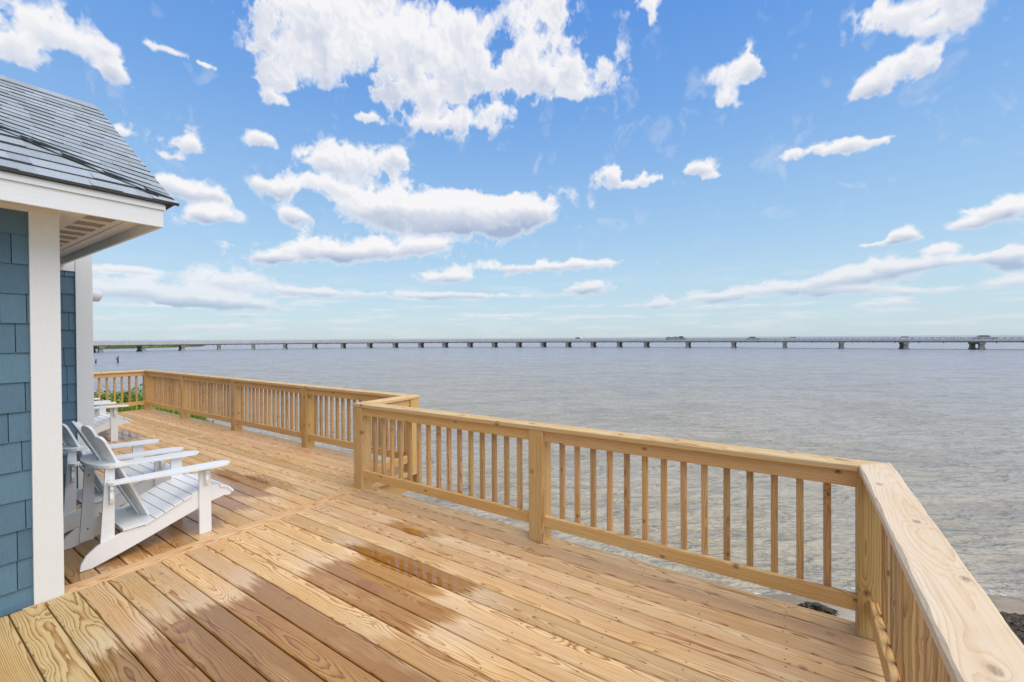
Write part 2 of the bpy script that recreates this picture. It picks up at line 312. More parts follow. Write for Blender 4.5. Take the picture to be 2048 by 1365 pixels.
def wood(name, early, late, grey, ks=3.2, ring=.0055, greyamt=.35, deck=False, knot=1.0, contrast=1.0, rough=.62):
    g = G(name); gc = g.attr('grain'); x, y, z = g.sep(gc)
    # the pith wanders along the board, which draws the cathedral arches
    w1 = g.noise(g.comb(0, 0, g.math('MULTIPLY', z, .9)), 1, 2, .5, col=True)
    w1 = g.vec('MULTIPLY', g.vec('SUBTRACT', w1, (.5, .5, .5)), (.085, .085, 0))
    w2 = g.noise(g.vec('MULTIPLY', gc, (7, 7, 2.2)), 1, 2, .5, col=True)
    w2 = g.vec('MULTIPLY', g.vec('SUBTRACT', w2, (.5, .5, .5)), (.022, .022, 0))
    # knots push the rings aside
    kv = g.n('ShaderNodeTexVoronoi', voronoi_dimensions='2D'); g.put(kv.inputs['Vector'], g.comb(g.math('ADD', x, y), g.math('MULTIPLY', z, .62), 0)); kv.inputs['Scale'].default_value = ks
    kd = kv.outputs['Distance']
    kb = g.math('POWER', g.math('SUBTRACT', 1, g.math('MULTIPLY', kd, 5.0), clamp=True), 2)
    p = g.vec('ADD', g.vec('ADD', g.comb(x, y, 0), w1), w2)
    r = g.vec('LENGTH', p, out=1)
    r = g.math('ADD', r, g.math('MULTIPLY', kb, .022*knot))
    sp = g.math('DIVIDE', r, ring)
    sp = g.math('ADD', sp, g.math('MULTIPLY', g.noise(g.vec('MULTIPLY', gc, (60, 60, 3)), 1, 2, .5), 1.0))
    fr = g.math('FRACT', sp)
    rings = g.ramp(fr, [(0, .10), (.10, 0), (.55, .10), (.80, .55), (.93, 1), (.97, 1), (1, .1)])
    rv = g.noise(g.math('FLOOR', sp), 1, 0) if False else g.noise(g.comb(g.math('MULTIPLY', r, 60), 0, g.math('MULTIPLY', z, .3)), 1, 2)
    rings = g.math('MULTIPLY', rings, g.math('MULTIPLY_ADD', rv, 1.4, .05))
    rings = g.math('MULTIPLY', rings, contrast, clamp=True)
    fib = g.noise(g.vec('MULTIPLY', gc, (420, 420, 9)), 1, 3, .6)
    blotch = g.noise(g.vec('MULTIPLY', gc, (9, 9, 1.6)), 1, 4, .6)
    gm = g.ramp(blotch, [(.36, 0), (.68, 1)])
    c = g.mix(g.math('MULTIPLY', gm, greyamt), early, grey)
    warm = g.ramp(g.noise(g.vec('MULTIPLY', gc, (5, 5, 1.1)), 1, 3), [(.45, 0), (.72, 1)])
    c = g.mix(g.math('MULTIPLY', warm, .5), c, tuple(a*b for a, b in zip(early, (.86, .70, .48))))
    streak = g.noise(g.vec('MULTIPLY', gc, (90, 90, 1.5)), 1, 3, .6)
    c = g.mix(g.math('MULTIPLY', g.ramp(streak, [(.5, 0), (.72, 1)]), .30), c, late)
    rings = g.math('MULTIPLY', rings, g.math('MULTIPLY_ADD', fib, .9, .55), clamp=True)
    c = g.mix(rings, c, late)
    c = g.mix(g.math('MULTIPLY', g.math('SUBTRACT', fib, .5), .55, clamp=True), c, late)
    # knot heart
    kr = g.math('ADD', kd, g.math('MULTIPLY', g.math('SUBTRACT', g.noise(gc, 120, 2), .5), .02))
    kh = g.ramp(kr, [(.022*knot+.001, 1), (.036*knot+.003, .75), (.055*knot+.005, 0)])
    kk = g.ramp(g.noise(g.vec('MULTIPLY', gc, (200, 200, 60)), 1, 3), [(.3, .4), (.7, 1)])
    c = g.mix(g.math('MULTIPLY', g.math('MULTIPLY', kh, kk), .85*min(1, knot)), c, (.10, .045, .02))
    c = g.mix(1, c, g.attr('tint'), 'MULTIPLY')
    h = g.math('ADD', g.math('MULTIPLY', rings, -.5), g.math('MULTIPLY', fib, .45))
    if deck:
        P = g.pos(); px, py, pz = g.sep(P)
        board = g.math('FLOOR', g.math('DIVIDE', g.math('SUBTRACT', px, .642), .150))
        bn = g.noise(g.comb(g.math('MULTIPLY', board, 3.71), 0, 0), 1, 0)
        wn = g.noise(g.comb(g.math('MULTIPLY', px, 55), g.math('MULTIPLY', py, 1.7), g.math('MULTIPLY', board, 1.9)), 1, 4, .6)
        wl = g.noise(g.comb(g.math('MULTIPLY', px, 6), g.math('MULTIPLY', py, 1.3), g.math('MULTIPLY', board, 2.3)), 1, 3, .6)
        def blobs(lst):
            out = None
            for (bx, by, rx, ry) in lst:
                d = g.vec('LENGTH', g.vec('MULTIPLY', g.vec('SUBTRACT', g.comb(px, py, 0), (bx, by, 0)), (1/rx, 1/ry, 0)), out=1)
                out = d if out is None else g.math('MINIMUM', out, d)
            return out
        wa, wb, ww = g.sep(g.attr('wet'))
        e1 = g.math('ADD', g.math('MULTIPLY', g.math('SUBTRACT', wn, .5), .5), g.math('MULTIPLY', g.math('SUBTRACT', wl, .5), .55))
        ins = g.math('MINIMUM', g.math('SUBTRACT', py, wa), g.math('SUBTRACT', wb, py))
        ins = g.math('ADD', ins, e1)
        wet = g.math('MULTIPLY', g.ramp(g.math('MULTIPLY_ADD', ins, 1, .5), [(.47, 0), (.60, 1)]), ww)
        wet = g.math('MULTIPLY', wet, g.ramp(wl, [(.28, .45), (.45, 1)]))
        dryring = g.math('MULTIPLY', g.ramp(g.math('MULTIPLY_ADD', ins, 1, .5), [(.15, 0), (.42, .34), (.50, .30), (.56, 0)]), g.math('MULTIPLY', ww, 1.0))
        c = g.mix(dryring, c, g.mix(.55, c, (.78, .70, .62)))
        wetc = g.mix(1, c, (.55, .385, .13), 'MULTIPLY')
        c = g.mix(g.math('MULTIPLY', wet, .92), c, wetc)
        e2 = g.math('MULTIPLY', g.math('SUBTRACT', g.noise(g.comb(g.math('MULTIPLY', px, 22), g.math('MULTIPLY', py, 7), 0), 1, 3, .6), .5), 1.3)
        d2 = g.math('ADD', blobs([(2.17, 2.46, .070, .60), (1.88, 2.38, .05, .17), (2.62, 2.75, .05, .16), (2.44, 5.7, .055, .30), (2.60, 5.35, .055, .30), (2.31, 5.3, .05, .2), (2.62, 9.95, .055, .45), (2.42, 10.0, .05, .35), (1.02, 2.98, .045, .09)]), g.math('MULTIPLY', e2, .5))
        pud = g.ramp(d2, [(.86, 1), (.96, 0)])
        c = g.mix(g.math('MULTIPLY', pud, g.math('SUBTRACT', 1, wet)), c, g.mix(1, c, (.66, .465, .21), 'MULTIPLY'))
        wet = g.math('MAXIMUM', wet, pud)
        c = g.mix(pud, c, g.mix(1, c, (.90, .72, .12), 'MULTIPLY'))
        rg = g.math('MULTIPLY_ADD', wet, -.30, rough+.02)
        rg = g.math('ADD', rg, g.math('MULTIPLY', g.math('SUBTRACT', fib, .5), .2))
        nrm = g.bump(g.math('MULTIPLY', h, g.math('SUBTRACT', 1, g.math('MULTIPLY', wet, .6))), .45, .0016)
        coat = g.math('MAXIMUM', pud, g.math('MULTIPLY', wet, .85))
        g.setp(Coat_Weight=coat, Coat_Roughness=g.math('MULTIPLY_ADD', pud, -.10, .115), Coat_IOR=g.math('MULTIPLY_ADD', pud, .20, 1.38))
        g.setp(Specular_IOR_Level=.35)
        return g.setp(Base_Color=c, Roughness=rg, Normal=nrm)
    return g.setp(Base_Color=c, Roughness=rough, Normal=g.bump(h, .4, .0015), Specular_IOR_Level=.3)

M = {}
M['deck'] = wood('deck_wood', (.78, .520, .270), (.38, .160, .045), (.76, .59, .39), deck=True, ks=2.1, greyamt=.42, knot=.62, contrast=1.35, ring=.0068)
M['post'] = wood('post_wood', (.71, .465, .185), (.38, .18, .05), (.62, .46, .22), greyamt=.45, ring=.011, contrast=1.15)
M['rail'] = wood('rail_wood', (.77, .50, .20), (.43, .20, .065), (.70, .48, .23), ks=4., greyamt=.35, ring=.011, contrast=1.15)
M['cap'] = wood('cap_wood', (.79, .55, .26), (.48, .24, .09), (.77, .62, .43), greyamt=.5, ring=.010, contrast=1.1, knot=1.)
M['pale'] = wood('pale_cap_wood', (.76, .59, .39), (.56, .34, .16), (.78, .67, .53), greyamt=.6, ring=.0055, contrast=.6, knot=.8)
M['baluster'] = wood('baluster_wood', (.69, .425, .185), (.35, .165, .055), (.56, .41, .25), ks=5., greyamt=.45, ring=.009, contrast=1.1)

def paint(name, c, rough=.5, grain=None, gs=1.0, var=.04):
    g = G(name); P = g.pos()
    n = g.noise(P, 3, 4, .6)
    cc = g.mix(g.math('MULTIPLY', n, var*2), c, tuple(x*.78 for x in c))
    if grain:
        q = g.noise(g.vec('MULTIPLY', P, grain), gs, 5, .6, 1.2)
        sh = g.ramp(q, [(.38, 0), (.5, 1), (.62, .15)])
        g.setp(Normal=g.bump(sh, .32, .002))
    return g.setp(Base_Color=cc, Roughness=rough, Specular_IOR_Level=.35)
M['chair'] = paint('white_painted_wood', (.84, .85, .84), .42, (9, 9, 9), 1, .03)
M['trim_v'] = paint('white_trim_upright_grain', (.80, .80, .77), .5, (55, 55, 5), 1.2)
M['trim_x'] = paint('white_trim_level_grain', (.80, .81, .80), .5, (6, 60, 60), 1.2)
M['soffit'] = paint('cream_soffit', (.80, .76, .68), .6, (30, 30, 30), 1)
M['dark'] = paint('dark_hardware_and_shade', (.03, .03, .03), .5)
M['steel'] = paint('grey_screws', (.16, .12, .09), .4)
def shingle_mat():
    g = G('blue_cedar_shingles'); gc = g.attr('grain')
    n = g.noise(g.vec('MULTIPLY', gc, (260, 260, 5)), 1, 3, .6); n2 = g.noise(gc, 5, 3)
    c = g.mix(g.ramp(n, [(.3, 0), (.75, 1)]), (.080, .150, .208), (.112, .205, .272)); c = g.mix(g.math('MULTIPLY', n2, .4), c, (.15, .25, .31))
    c = g.mix(1, c, g.attr('tint'), 'MULTIPLY')
    return g.setp(Base_Color=c, Roughness=.62, Normal=g.bump(n, .5, .0015), Specular_IOR_Level=.3)
M['shingle'] = shingle_mat()
def roof_mat():
    g = G('grey_asphalt_shingles'); gc = g.attr('grain')
    n = g.noise(gc, 260, 2, .7); n2 = g.noise(gc, 16, 3, .6)
    c = g.mix(g.ramp(n, [(.35, 0), (.65, 1)]), (.19, .215, .235), (.52, .57, .60)); c = g.mix(g.math('MULTIPLY', n2, .35), c, (.33, .37, .40))
    c = g.mix(1, c, g.attr('tint'), 'MULTIPLY')
    return g.setp(Base_Color=c, Roughness=.9, Normal=g.bump(n, .7, .002), Specular_IOR_Level=.2)
M['roof'] = roof_mat()
def water_mat():
    g = G('bay_water'); P = g.pos(); x, y, z = g.sep(P)
    fwd = g.math('ADD', g.math('MULTIPLY', x, math.cos(yaw)), g.math('MULTIPLY', y, math.sin(yaw)))
    lat = g.math('SUBTRACT', g.math('MULTIPLY', y, math.cos(yaw)), g.math('MULTIPLY', x, math.sin(yaw)))
    # distance from the shore line
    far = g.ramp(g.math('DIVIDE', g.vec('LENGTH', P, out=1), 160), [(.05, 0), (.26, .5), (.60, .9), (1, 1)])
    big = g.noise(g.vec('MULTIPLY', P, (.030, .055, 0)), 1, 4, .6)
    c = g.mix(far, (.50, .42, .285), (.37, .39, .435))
    c = g.mix(g.math('MULTIPLY', g.ramp(big, [(.4, 0), (.7, 1)]), .4), c, (.36, .345, .33))
    # wind waves: crests run across the view, drawn shorter along the wind
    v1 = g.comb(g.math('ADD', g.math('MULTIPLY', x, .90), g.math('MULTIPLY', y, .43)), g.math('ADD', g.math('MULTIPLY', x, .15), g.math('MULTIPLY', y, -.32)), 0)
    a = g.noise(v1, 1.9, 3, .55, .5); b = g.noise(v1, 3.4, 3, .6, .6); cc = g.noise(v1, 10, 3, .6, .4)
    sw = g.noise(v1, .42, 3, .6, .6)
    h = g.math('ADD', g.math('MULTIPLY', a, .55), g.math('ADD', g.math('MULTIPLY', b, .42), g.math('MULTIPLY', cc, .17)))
    c = g.mix(g.ramp(h, [(.42, .45), (.54, .18), (.63, 0)]), c, (.215, .185, .145))  # wave shading painted into the base colour: troughs darker than crests
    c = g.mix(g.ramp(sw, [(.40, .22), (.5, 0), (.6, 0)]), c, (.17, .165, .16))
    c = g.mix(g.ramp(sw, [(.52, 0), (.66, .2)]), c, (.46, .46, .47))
    # foam specks and sand stirred up at the beach
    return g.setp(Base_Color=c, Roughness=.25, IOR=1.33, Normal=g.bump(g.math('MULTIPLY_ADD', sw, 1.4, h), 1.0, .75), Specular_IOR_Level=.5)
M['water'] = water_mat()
def sand_mat():
    g = G('sand_and_turf'); P = g.pos(); x, y, z = g.sep(P)
    n = g.noise(P, 2.2, 5, .65); n2 = g.noise(P, 40, 3, .7)
    c = g.mix(n, (.48, .41, .31), (.62, .55, .44)); c = g.mix(g.math('MULTIPLY', n2, .5), c, (.22, .18, .13))
    wetl = g.ramp(g.math('ADD', z, g.math('MULTIPLY', n, .14)), [(.0, 0), (1, 1)])
    damp = g.ramp(g.math('ADD', g.math('ADD', z, 2.5), g.math('MULTIPLY', g.noise(P, 1.6, 4, .7), .35)), [(.20, .9), (.36, 0)])
    c = g.mix(damp, c, g.mix(1, c, (.50, .43, .36), 'MULTIPLY'))
    gr = g.ramp(g.math('ADD', g.math('DIVIDE', y, 40), g.math('MULTIPLY', g.noise(P, .8, 3), .06)), [(.26, 0), (.31, 1)])
    gc = g.mix(g.noise(P, 9, 4, .7), (.06, .12, .02), (.16, .24, .045))
    c = g.mix(gr, c, gc)
    return g.setp(Base_Color=c, Roughness=.85, Normal=g.bump(n2, .5, .02))
M['ground'] = sand_mat()
def simple(name, a, b, sc=8, rough=.8, bump=0, d=.02, vecs=None):
    g = G(name); P = g.pos(); v = g.vec('MULTIPLY', P, vecs) if vecs else P
    n = g.noise(v, sc, 5, .65)
    if bump: g.setp(Normal=g.bump(n, bump, d))
    return g.setp(Base_Color=g.mix(g.ramp(n, [(.3, 0), (.7, 1)]), a, b), Roughness=rough)
M['concrete'] = simple('weathered_concrete', (.42, .41, .38), (.54, .52, .48), .5, .85)
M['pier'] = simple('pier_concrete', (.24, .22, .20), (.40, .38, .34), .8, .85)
M['weed'] = simple('washed_up_seaweed', (.03, .022, .015), (.15, .11, .07), 14, .7, 1, .05)
M['marsh'] = simple('marsh_grass', (.055, .095, .02), (.16, .20, .05), .35, .9)
M['mud'] = simple('marsh_mud', (.06, .055, .04), (.12, .11, .08), .5, .9)
M['wetpost'] = simple('old_piling_wood', (.05, .04, .03), (.12, .10, .08), 5, .8)
def leaf_mat():
    g = G('green_leaves')
    c = g.mix(1, (.19, .31, .04), g.attr('tint'), 'MULTIPLY')
    return g.setp(Base_Color=c, Roughness=.55, Transmission_Weight=0.0, Specular_IOR_Level=.3)
M['leaf'] = leaf_mat()
def foam_mat():
    g = G('sea_foam'); P = g.pos(); n = g.noise(P, 6, 5, .75, .8); a = g.ramp(n, [(.50, 0), (.64, .85)])
    return g.setp(Base_Color=(.78, .80, .80), Roughness=.6, Alpha=a)
M['foam'] = foam_mat()
def car_paint(n, c): return paint(n, c, .3)
M['white_paint'] = car_paint('white_car_paint', (.75, .75, .75)); M['grey_paint'] = car_paint('grey_car_paint', (.22, .23, .25)); M['navy_paint'] = car_paint('navy_truck_paint', (.03, .06, .10))
M['glass'] = paint('dark_car_glass', (.16, .19, .22), .2); M['tyre'] = paint('black_tyre_rubber', (.02, .02, .02), .8)
M['lamp'] = paint('white_lamp_enamel', (.8, .81, .82), .3)

# ---------------------------------------------------------------- water, land
WZ = -2.5
b = MB(); q = 40000
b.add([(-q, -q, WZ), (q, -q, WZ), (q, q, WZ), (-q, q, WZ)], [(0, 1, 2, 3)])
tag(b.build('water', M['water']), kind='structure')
SH = [(-60, 14), (-8, 11.6), (-3, 10.2), (-1, 9.2), (0, 8.3), (1.2, 7.5), (3, 5.2), (6, 3.6), (10, 3.6), (14, 5.2), (18, 7.6), (24, 9.6), (31, 10.8), (38, 10.0), (43, 7.0), (48, 1.0), (56, -9), (70, -30)]
def shore(y):
    for (a, c), (d, e) in zip(SH, SH[1:]):
        if a <= y <= d: return c+(e-c)*(y-a)/(d-a)
    return SH[0][1] if y < SH[0][0] else SH[-1][1]
import mathutils
def nz(x, y, s=1.): return mathutils.noise.noise(Vector((x*s, y*s, 3.3)))
def landz(x, y):
    d = shore(y)-x+.35*nz(x, y, .9)
    k = .13 if y < 8 else .16
    z = WZ+k*d if d < 4 else WZ+k*4+(d-4)*.02
    if y > 10: z = min(z, -1.75)
    return max(z, WZ-1.2)+.04*nz(x, y, 2.3)
b = MB(); xs = [-70, -40, -20, -12, -8, -6, -4, -2]+[-1+.35*i for i in range(46)]; ys = [-60, -40, -25, -16, -12, -9]+[-7+.4*i for i in range(50)]+[13+1.1*i for i in range(34)]+[55, 62, 70]
vs = [(x, y, landz(x, y)) for y in ys for x in xs]; nx = len(xs)
b.add(vs, [(j*nx+i, j*nx+i+1, (j+1)*nx+i+1, (j+1)*nx+i) for j in range(len(ys)-1) for i in range(nx-1)], smooth=True)
tag(b.build('ground', M['ground']), kind='structure')
# foam along the water's edge
b = MB(); pts = []
yv = [-9+.12*i for i in range(90)]
vs = []; fs = []
for i, y in enumerate(yv):
    xe = shore(y)+.35*nz(shore(y), y, .9); w = .05+.22*max(0, nz(y, 2, 1.7)+.15)
    for k in (-.35, 0, .6, 1.0): vs.append((xe-.05+w*k+.06*nz(y, k, 4), y, WZ+.012+.01*(k < .9)))
for i in range(len(yv)-1):
    for k in range(3): fs.append((i*4+k, i*4+k+1, i*4+5+k, i*4+4+k))
b.add(vs, fs, smooth=True); tag(b.build('foam', M['foam']), kind='stuff')
# seaweed thrown up on the sand
def mat_of_weed(name, label, cx, cy, rx, ry, rz, n):
    b = MB()
    for i in range(n):
        a = rnd.uniform(0, 6.28); r = math.sqrt(rnd.random()); lx, ly = r*math.cos(a)*rx, r*math.sin(a)*ry
        X = cx+lx*math.cos(rz)-ly*math.sin(rz); Y = cy+lx*math.sin(rz)+ly*math.cos(rz); Z = landz(X, Y)+.02+.07*(1-r)
        s = rnd.uniform(.04, .12); t = rnd.uniform(0, 3.14); dx, dy = math.cos(t)*s, math.sin(t)*s; w = s*.4
        b.add([(X-dx, Y-dy, Z), (X+dy*.4, Y-dx*.4, Z+rnd.uniform(.01, .05)), (X+dx, Y+dy, Z+rnd.uniform(-.01, .02)), (X-dy*.4, Y+dx*.4, Z+rnd.uniform(0, .04))], [(0, 1, 2, 3)])
    n2 = 26; ring = []
    for i in range(n2):
        a = 6.283*i/n2; r = .9+.25*nz(math.cos(a)*2+cx, math.sin(a)*2+cy, 1.3); lx, ly = r*math.cos(a)*rx, r*math.sin(a)*ry
        X = cx+lx*math.cos(rz)-ly*math.sin(rz); Y = cy+lx*math.sin(rz)+ly*math.cos(rz); ring.append((X, Y, landz(X, Y)+.005))
    b.add(ring+[(cx, cy, landz(cx, cy)+.12)], [(i, (i+1) % n2, n2) for i in range(n2)], smooth=True)
    tag(b.build(name, M['weed']), label, 'seaweed', 'seaweed washed up on the beach')
mat_of_weed('seaweed', 'broad dark mat of seaweed on the sand by the railing corner', 8.85, -2.75, .28, .75, .35, 900)
mat_of_weed('seaweed', 'streaky dark seaweed patch lower down the beach, nearer the railing', 8.2, -2.55, .2, .55, .5, 500)
mat_of_weed('seaweed', 'small dark seaweed clump seen under the bottom rail at the deck corner', 7.72, -.2, .08, .22, .2, 160)

# ---------------------------------------------------------------- shrubs and grass beyond the deck
def in_land(x, y, m=.5): return x < shore(y)-m
b = MB()
def leafquad(b, x, y, z, s, tint):
    a = rnd.uniform(0, 6.28); t = rnd.uniform(-.9, .9); d = Vector((math.cos(a), math.sin(a), t)).normalized()*s
    e = d.cross(Vector((rnd.uniform(-1, 1), rnd.uniform(-1, 1), rnd.uniform(-.3, 1)))).normalized()*s*.5
    p = Vector((x, y, z)); b.add([p-d, p+e, p+d, p-e], [(0, 1, 2, 3)], tint=tint)
def bush(label, cx, cy, r, h, n, tone):
    b = MB(); z0 = landz(cx, cy)
    lobes = [(cx+rnd.uniform(-.6, .6)*r, cy+rnd.uniform(-.6, .6)*r, z0+h*rnd.uniform(.35, .72), r*rnd.uniform(.35, .6)) for i in range(9)]
    for i in range(n):
        lx, ly, lz, lr = rnd.choice(lobes); v = Vector((rnd.gauss(0, 1), rnd.gauss(0, 1), rnd.gauss(0, .7))).normalized()*lr*rnd.uniform(.55, 1.05)
        q = rnd.uniform(.55, 1.35); leafquad(b, lx+v.x, ly+v.y, max(z0, lz+v.z*.8), rnd.uniform(.05, .10), (tone[0]*q, tone[1]*q, tone[2]*q))
    o = thing('shrub', label, 'shrub', (0, 0, 0), 0, 'shrubs on the bank beyond the deck')
    b.build('foliage', M['leaf'], o)
    s = MB()
    for i in range(6):
        a = rnd.uniform(0, 6.28); s.tube([(cx, cy, z0-.1), (cx+math.cos(a)*r*.3, cy+math.sin(a)*r*.3, z0+h*.4), (cx+math.cos(a)*r*.55, cy+math.sin(a)*r*.55, z0+h*.75)], [.03, .02, .008], 5)
    s.build('stem', M['wetpost'], o)
bush('dark leafy shrub seen between the balusters just right of the house corner', 4.3, 24.0, 1.5, .80, 5200, (.55, .62, .5))
bush('bright green low shrub behind the left end railing, nearest the far corner post', 8.1, 30.5, 2.2, .50, 4200, (1.15, 1.05, .8))
bush('mid green rounded shrub on the bank behind the middle of the left end railing', 6.5, 28.5, 1.9, .60, 4200, (.9, .9, .8))
b = MB()
for i in range(52000):
    y = rnd.uniform(13.4, 46); x = rnd.uniform(-3, shore(y)-.2) if shore(y) > -2 else -3
    if y < 20: s = rnd.uniform(.05, .12)
    else: s = rnd.uniform(.08, .30)*(.7+.6*max(0, nz(x, y, .4)+.4))
    z = landz(x, y); q = rnd.uniform(.6, 1.4)*(1+.4*nz(x, y, .7)); a = rnd.uniform(0, 6.28); w = s*.16; dx, dy = math.cos(a)*w, math.sin(a)*w
    lx, ly = rnd.uniform(-.5, .5)*s, rnd.uniform(-.5, .5)*s
    tt = (1.25*q, 1.0*q, .8*q) if y < 22 else (1.0*q, .98*q, .8*q)
    hh = s*(1 if y < 20 else 1.9)
    b.add([(x-dx, y-dy, z), (x+dx, y+dy, z), (x+lx+dx*.4, y+ly+dy*.4, z+hh), (x+lx-dx*.4, y+ly-dy*.4, z+hh)], [(0, 1, 2, 3)], tint=tt)
tag(b.build('bank_grass', M['leaf']), 'green grass and low growth covering the bank beyond the left end of the deck', 'grass', kind='stuff')

# ---------------------------------------------------------------- deck
deck = thing('deck', 'new pine deck with rain puddles on its boards beside the blue house', 'deck')
RX = 3.04; FX = 3.77                                   # inner faces of the near and far railings
PW = .14; PITCH = .150; XB = .642
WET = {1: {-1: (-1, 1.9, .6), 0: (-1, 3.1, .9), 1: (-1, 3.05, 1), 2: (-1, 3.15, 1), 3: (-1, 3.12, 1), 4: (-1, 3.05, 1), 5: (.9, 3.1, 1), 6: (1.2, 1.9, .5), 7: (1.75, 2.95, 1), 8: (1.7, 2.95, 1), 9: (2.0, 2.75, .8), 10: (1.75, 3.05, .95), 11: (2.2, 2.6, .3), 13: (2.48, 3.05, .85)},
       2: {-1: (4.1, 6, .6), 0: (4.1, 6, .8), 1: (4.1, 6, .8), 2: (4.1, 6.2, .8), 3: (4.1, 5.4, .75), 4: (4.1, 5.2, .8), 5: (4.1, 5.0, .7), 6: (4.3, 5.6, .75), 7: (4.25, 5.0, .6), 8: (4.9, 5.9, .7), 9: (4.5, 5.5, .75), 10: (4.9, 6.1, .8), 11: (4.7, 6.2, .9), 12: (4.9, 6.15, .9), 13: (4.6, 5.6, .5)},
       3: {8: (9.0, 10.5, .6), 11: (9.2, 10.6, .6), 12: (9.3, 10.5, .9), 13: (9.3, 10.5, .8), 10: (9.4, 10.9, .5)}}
def boards(name, x0, x1, y0, y1, k0):
    sec = 1 if y1 < 4 else (2 if y1 < 9 else 3)
    b = MB(); k = k0
    while XB+k*PITCH < x1-.02:
        a = XB+k*PITCH+.0038; c = min(a+PITCH-.0076, x1)
        q = rnd.uniform(.80, 1.08); t = (q*rnd.uniform(.98, 1.02), q, q*rnd.uniform(.84, 1.04))
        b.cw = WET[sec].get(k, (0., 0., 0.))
        if a < .75 and y1 < 5: t = (q*.84, q*.90, q*.74)
        b.beam(((a+c)/2, y0, -.019), ((a+c)/2, y1, -.019+rnd.uniform(-.0008, .0008)), c-a, .038, ch=.0045, tint=t, seg=1,
               pith=(rnd.uniform(-.07, .07), -rnd.uniform(.012, .10)))
        k += 1
    return b.build(name, M['deck'], deck)
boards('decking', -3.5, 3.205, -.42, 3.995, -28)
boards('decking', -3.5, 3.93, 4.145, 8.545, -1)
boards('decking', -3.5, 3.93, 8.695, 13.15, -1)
for y, x1 in ((4.07, 3.205), (8.62, 3.93)):
    b = MB(); b.beam((.55 if y < 5 else -.5, y, -.018), (x1, y, -.018), .142, .038, ch=.004, tint=(1.02, .98, .92), pith=(.02, -.09)); b.build('divider_board', M['deck'], deck)
b = MB(); b.box((3.205, 4.0, -.038), (3.93, 4.14, -.001)); b.build('divider_board', M['deck'], deck)
b = MB()
for k in range(16):
    for (x0, x1, y) in ((-3.4, 3.16, -.3+k*.28), ):
        b.beam((x0, y, -.15), (x1, y, -.15), .038, .2)
for k in range(32):
    b.beam((.6, 4.1+k*.285, -.15), (3.9, 4.1+k*.285, -.15), .038, .2)
b.build('joist', M['rail'], deck)
for p, q_ in (((3.175, -.42, -.16), (3.175, 4.0, -.16)), ((3.905, 4.0, -.16), (3.905, 13.15, -.16)), ((-3.5, -.40, -.161), (3.15, -.40, -.161)), ((.6, 13.13, -.161), (3.88, 13.13, -.161))):
    b = MB(); b.beam(p, q_, .038, .235); b.build('rim_joist', M['rail'], deck)
for x, y in [(3.1, -.3), (3.1, 1.8), (3.1, 4.1), (3.8, 6.3), (3.8, 8.6), (3.8, 10.9), (3.8, 13), (.9, -.3), (-1.2, -.3), (1.2, 1.8), (1.6, 13)]:
    b = MB(); b.beam((x, y, WZ-.8), (x, y, -.28), .19, .19, up=(1, 0, 0)); b.build('piling', M['post'], deck)
b = MB()
def screw(x, y):
    n = 6; b.add([(x+.0054*math.cos(6.283*i/n), y+.0054*math.sin(6.283*i/n), .0009) for i in range(n)], [tuple(range(n))])
for k in range(0, 17):
    for j in range(11):
        y = -.36+j*.425
        if y > 3.97: continue
        for o in (.026, .118): screw(XB+k*PITCH+o+rnd.uniform(-.004, .004), y+rnd.uniform(-.012, .012))
for k in range(0, 22):
    for j in range(21):
        y = 4.2+j*.43
        for o in (.026, .118): screw(XB+k*PITCH+o+rnd.uniform(-.004, .004), y+rnd.uniform(-.012, .012))
tag(b.build('screw_heads', M['steel'], deck), kind='stuff')

# ---------------------------------------------------------------- railings
CAPB, CAPT = .906, .945
def tnt(q0=.9, q1=1.08):
    q = rnd.uniform(q0, q1); return (q*rnd.uniform(.98, 1.02), q*rnd.uniform(.97, 1.02), q*rnd.uniform(.86, 1.08))
def post(par, x, y, h=.905):
    b = MB(); b.beam((x, y, -.0), (x, y, h), PW, PW, up=(1, 0, 0), ch=.006, tint=tnt(.9, 1.05)); return b.build('post', M['post'], par)
def rail_bay(par, p, q, side, n=None, at=None, first=None):
    """top rail, bottom rail and balusters between two points on the posts' inner face line; side = outward unit"""
    p = Vector(p+(0,)); q = Vector(q+(0,)); s = Vector(side+(0,)); d = (q-p).normalized()
    o = s*.042
    for nm, zc in (('top_rail', CAPB-.0455), ('bottom_rail', .166)):
        b = MB(); b.beam(p+o+Vector((0, 0, zc)), q+o+Vector((0, 0, zc)), .038, .089, ch=.004, tint=tnt(.93, 1.05), pith=(rnd.uniform(-.05, .05), rnd.uniform(-.12, -.04))); b.build(nm, M['rail'], par)
    Ln = (q-p).length
    n = n or max(1, round(Ln/.1345)-1)
    for i in range(n):
        t = (i+1)*Ln/(n+1)
        c = p+d*t+s*(.042+.038)
        b = MB(); b.beam(c+Vector((0, 0, .130)), c+Vector((rnd.uniform(-.002, .002), rnd.uniform(-.002, .002), CAPB-.002)), .037, .037, up=tuple(s), ch=.003, tint=tnt(.78, 1.12))
        b.build('baluster', M['baluster'], par)
def cap(par, outline, z0=CAPB, z1=CAPT, mat='cap'): pass
def cap_board(par, p, q, w=.148, mat='cap', seg=1, wane=None, tint=None, miter=False):
    b = MB(); zc = (CAPB+CAPT)/2
    b.beam((p[0], p[1], zc), (q[0], q[1], zc), w, CAPT-CAPB, ch=.005, seg=seg, wane=wane, tint=tint, pith=(rnd.uniform(-.05, .05), -rnd.uniform(.03, .15)))
    if miter:
        for i in range(8): v = b.v[i]; b.v[i] = (v[0], -.272-(v[0]-3.037), v[2])
    return b.build('cap_board', M[mat], par)
H = PW/2
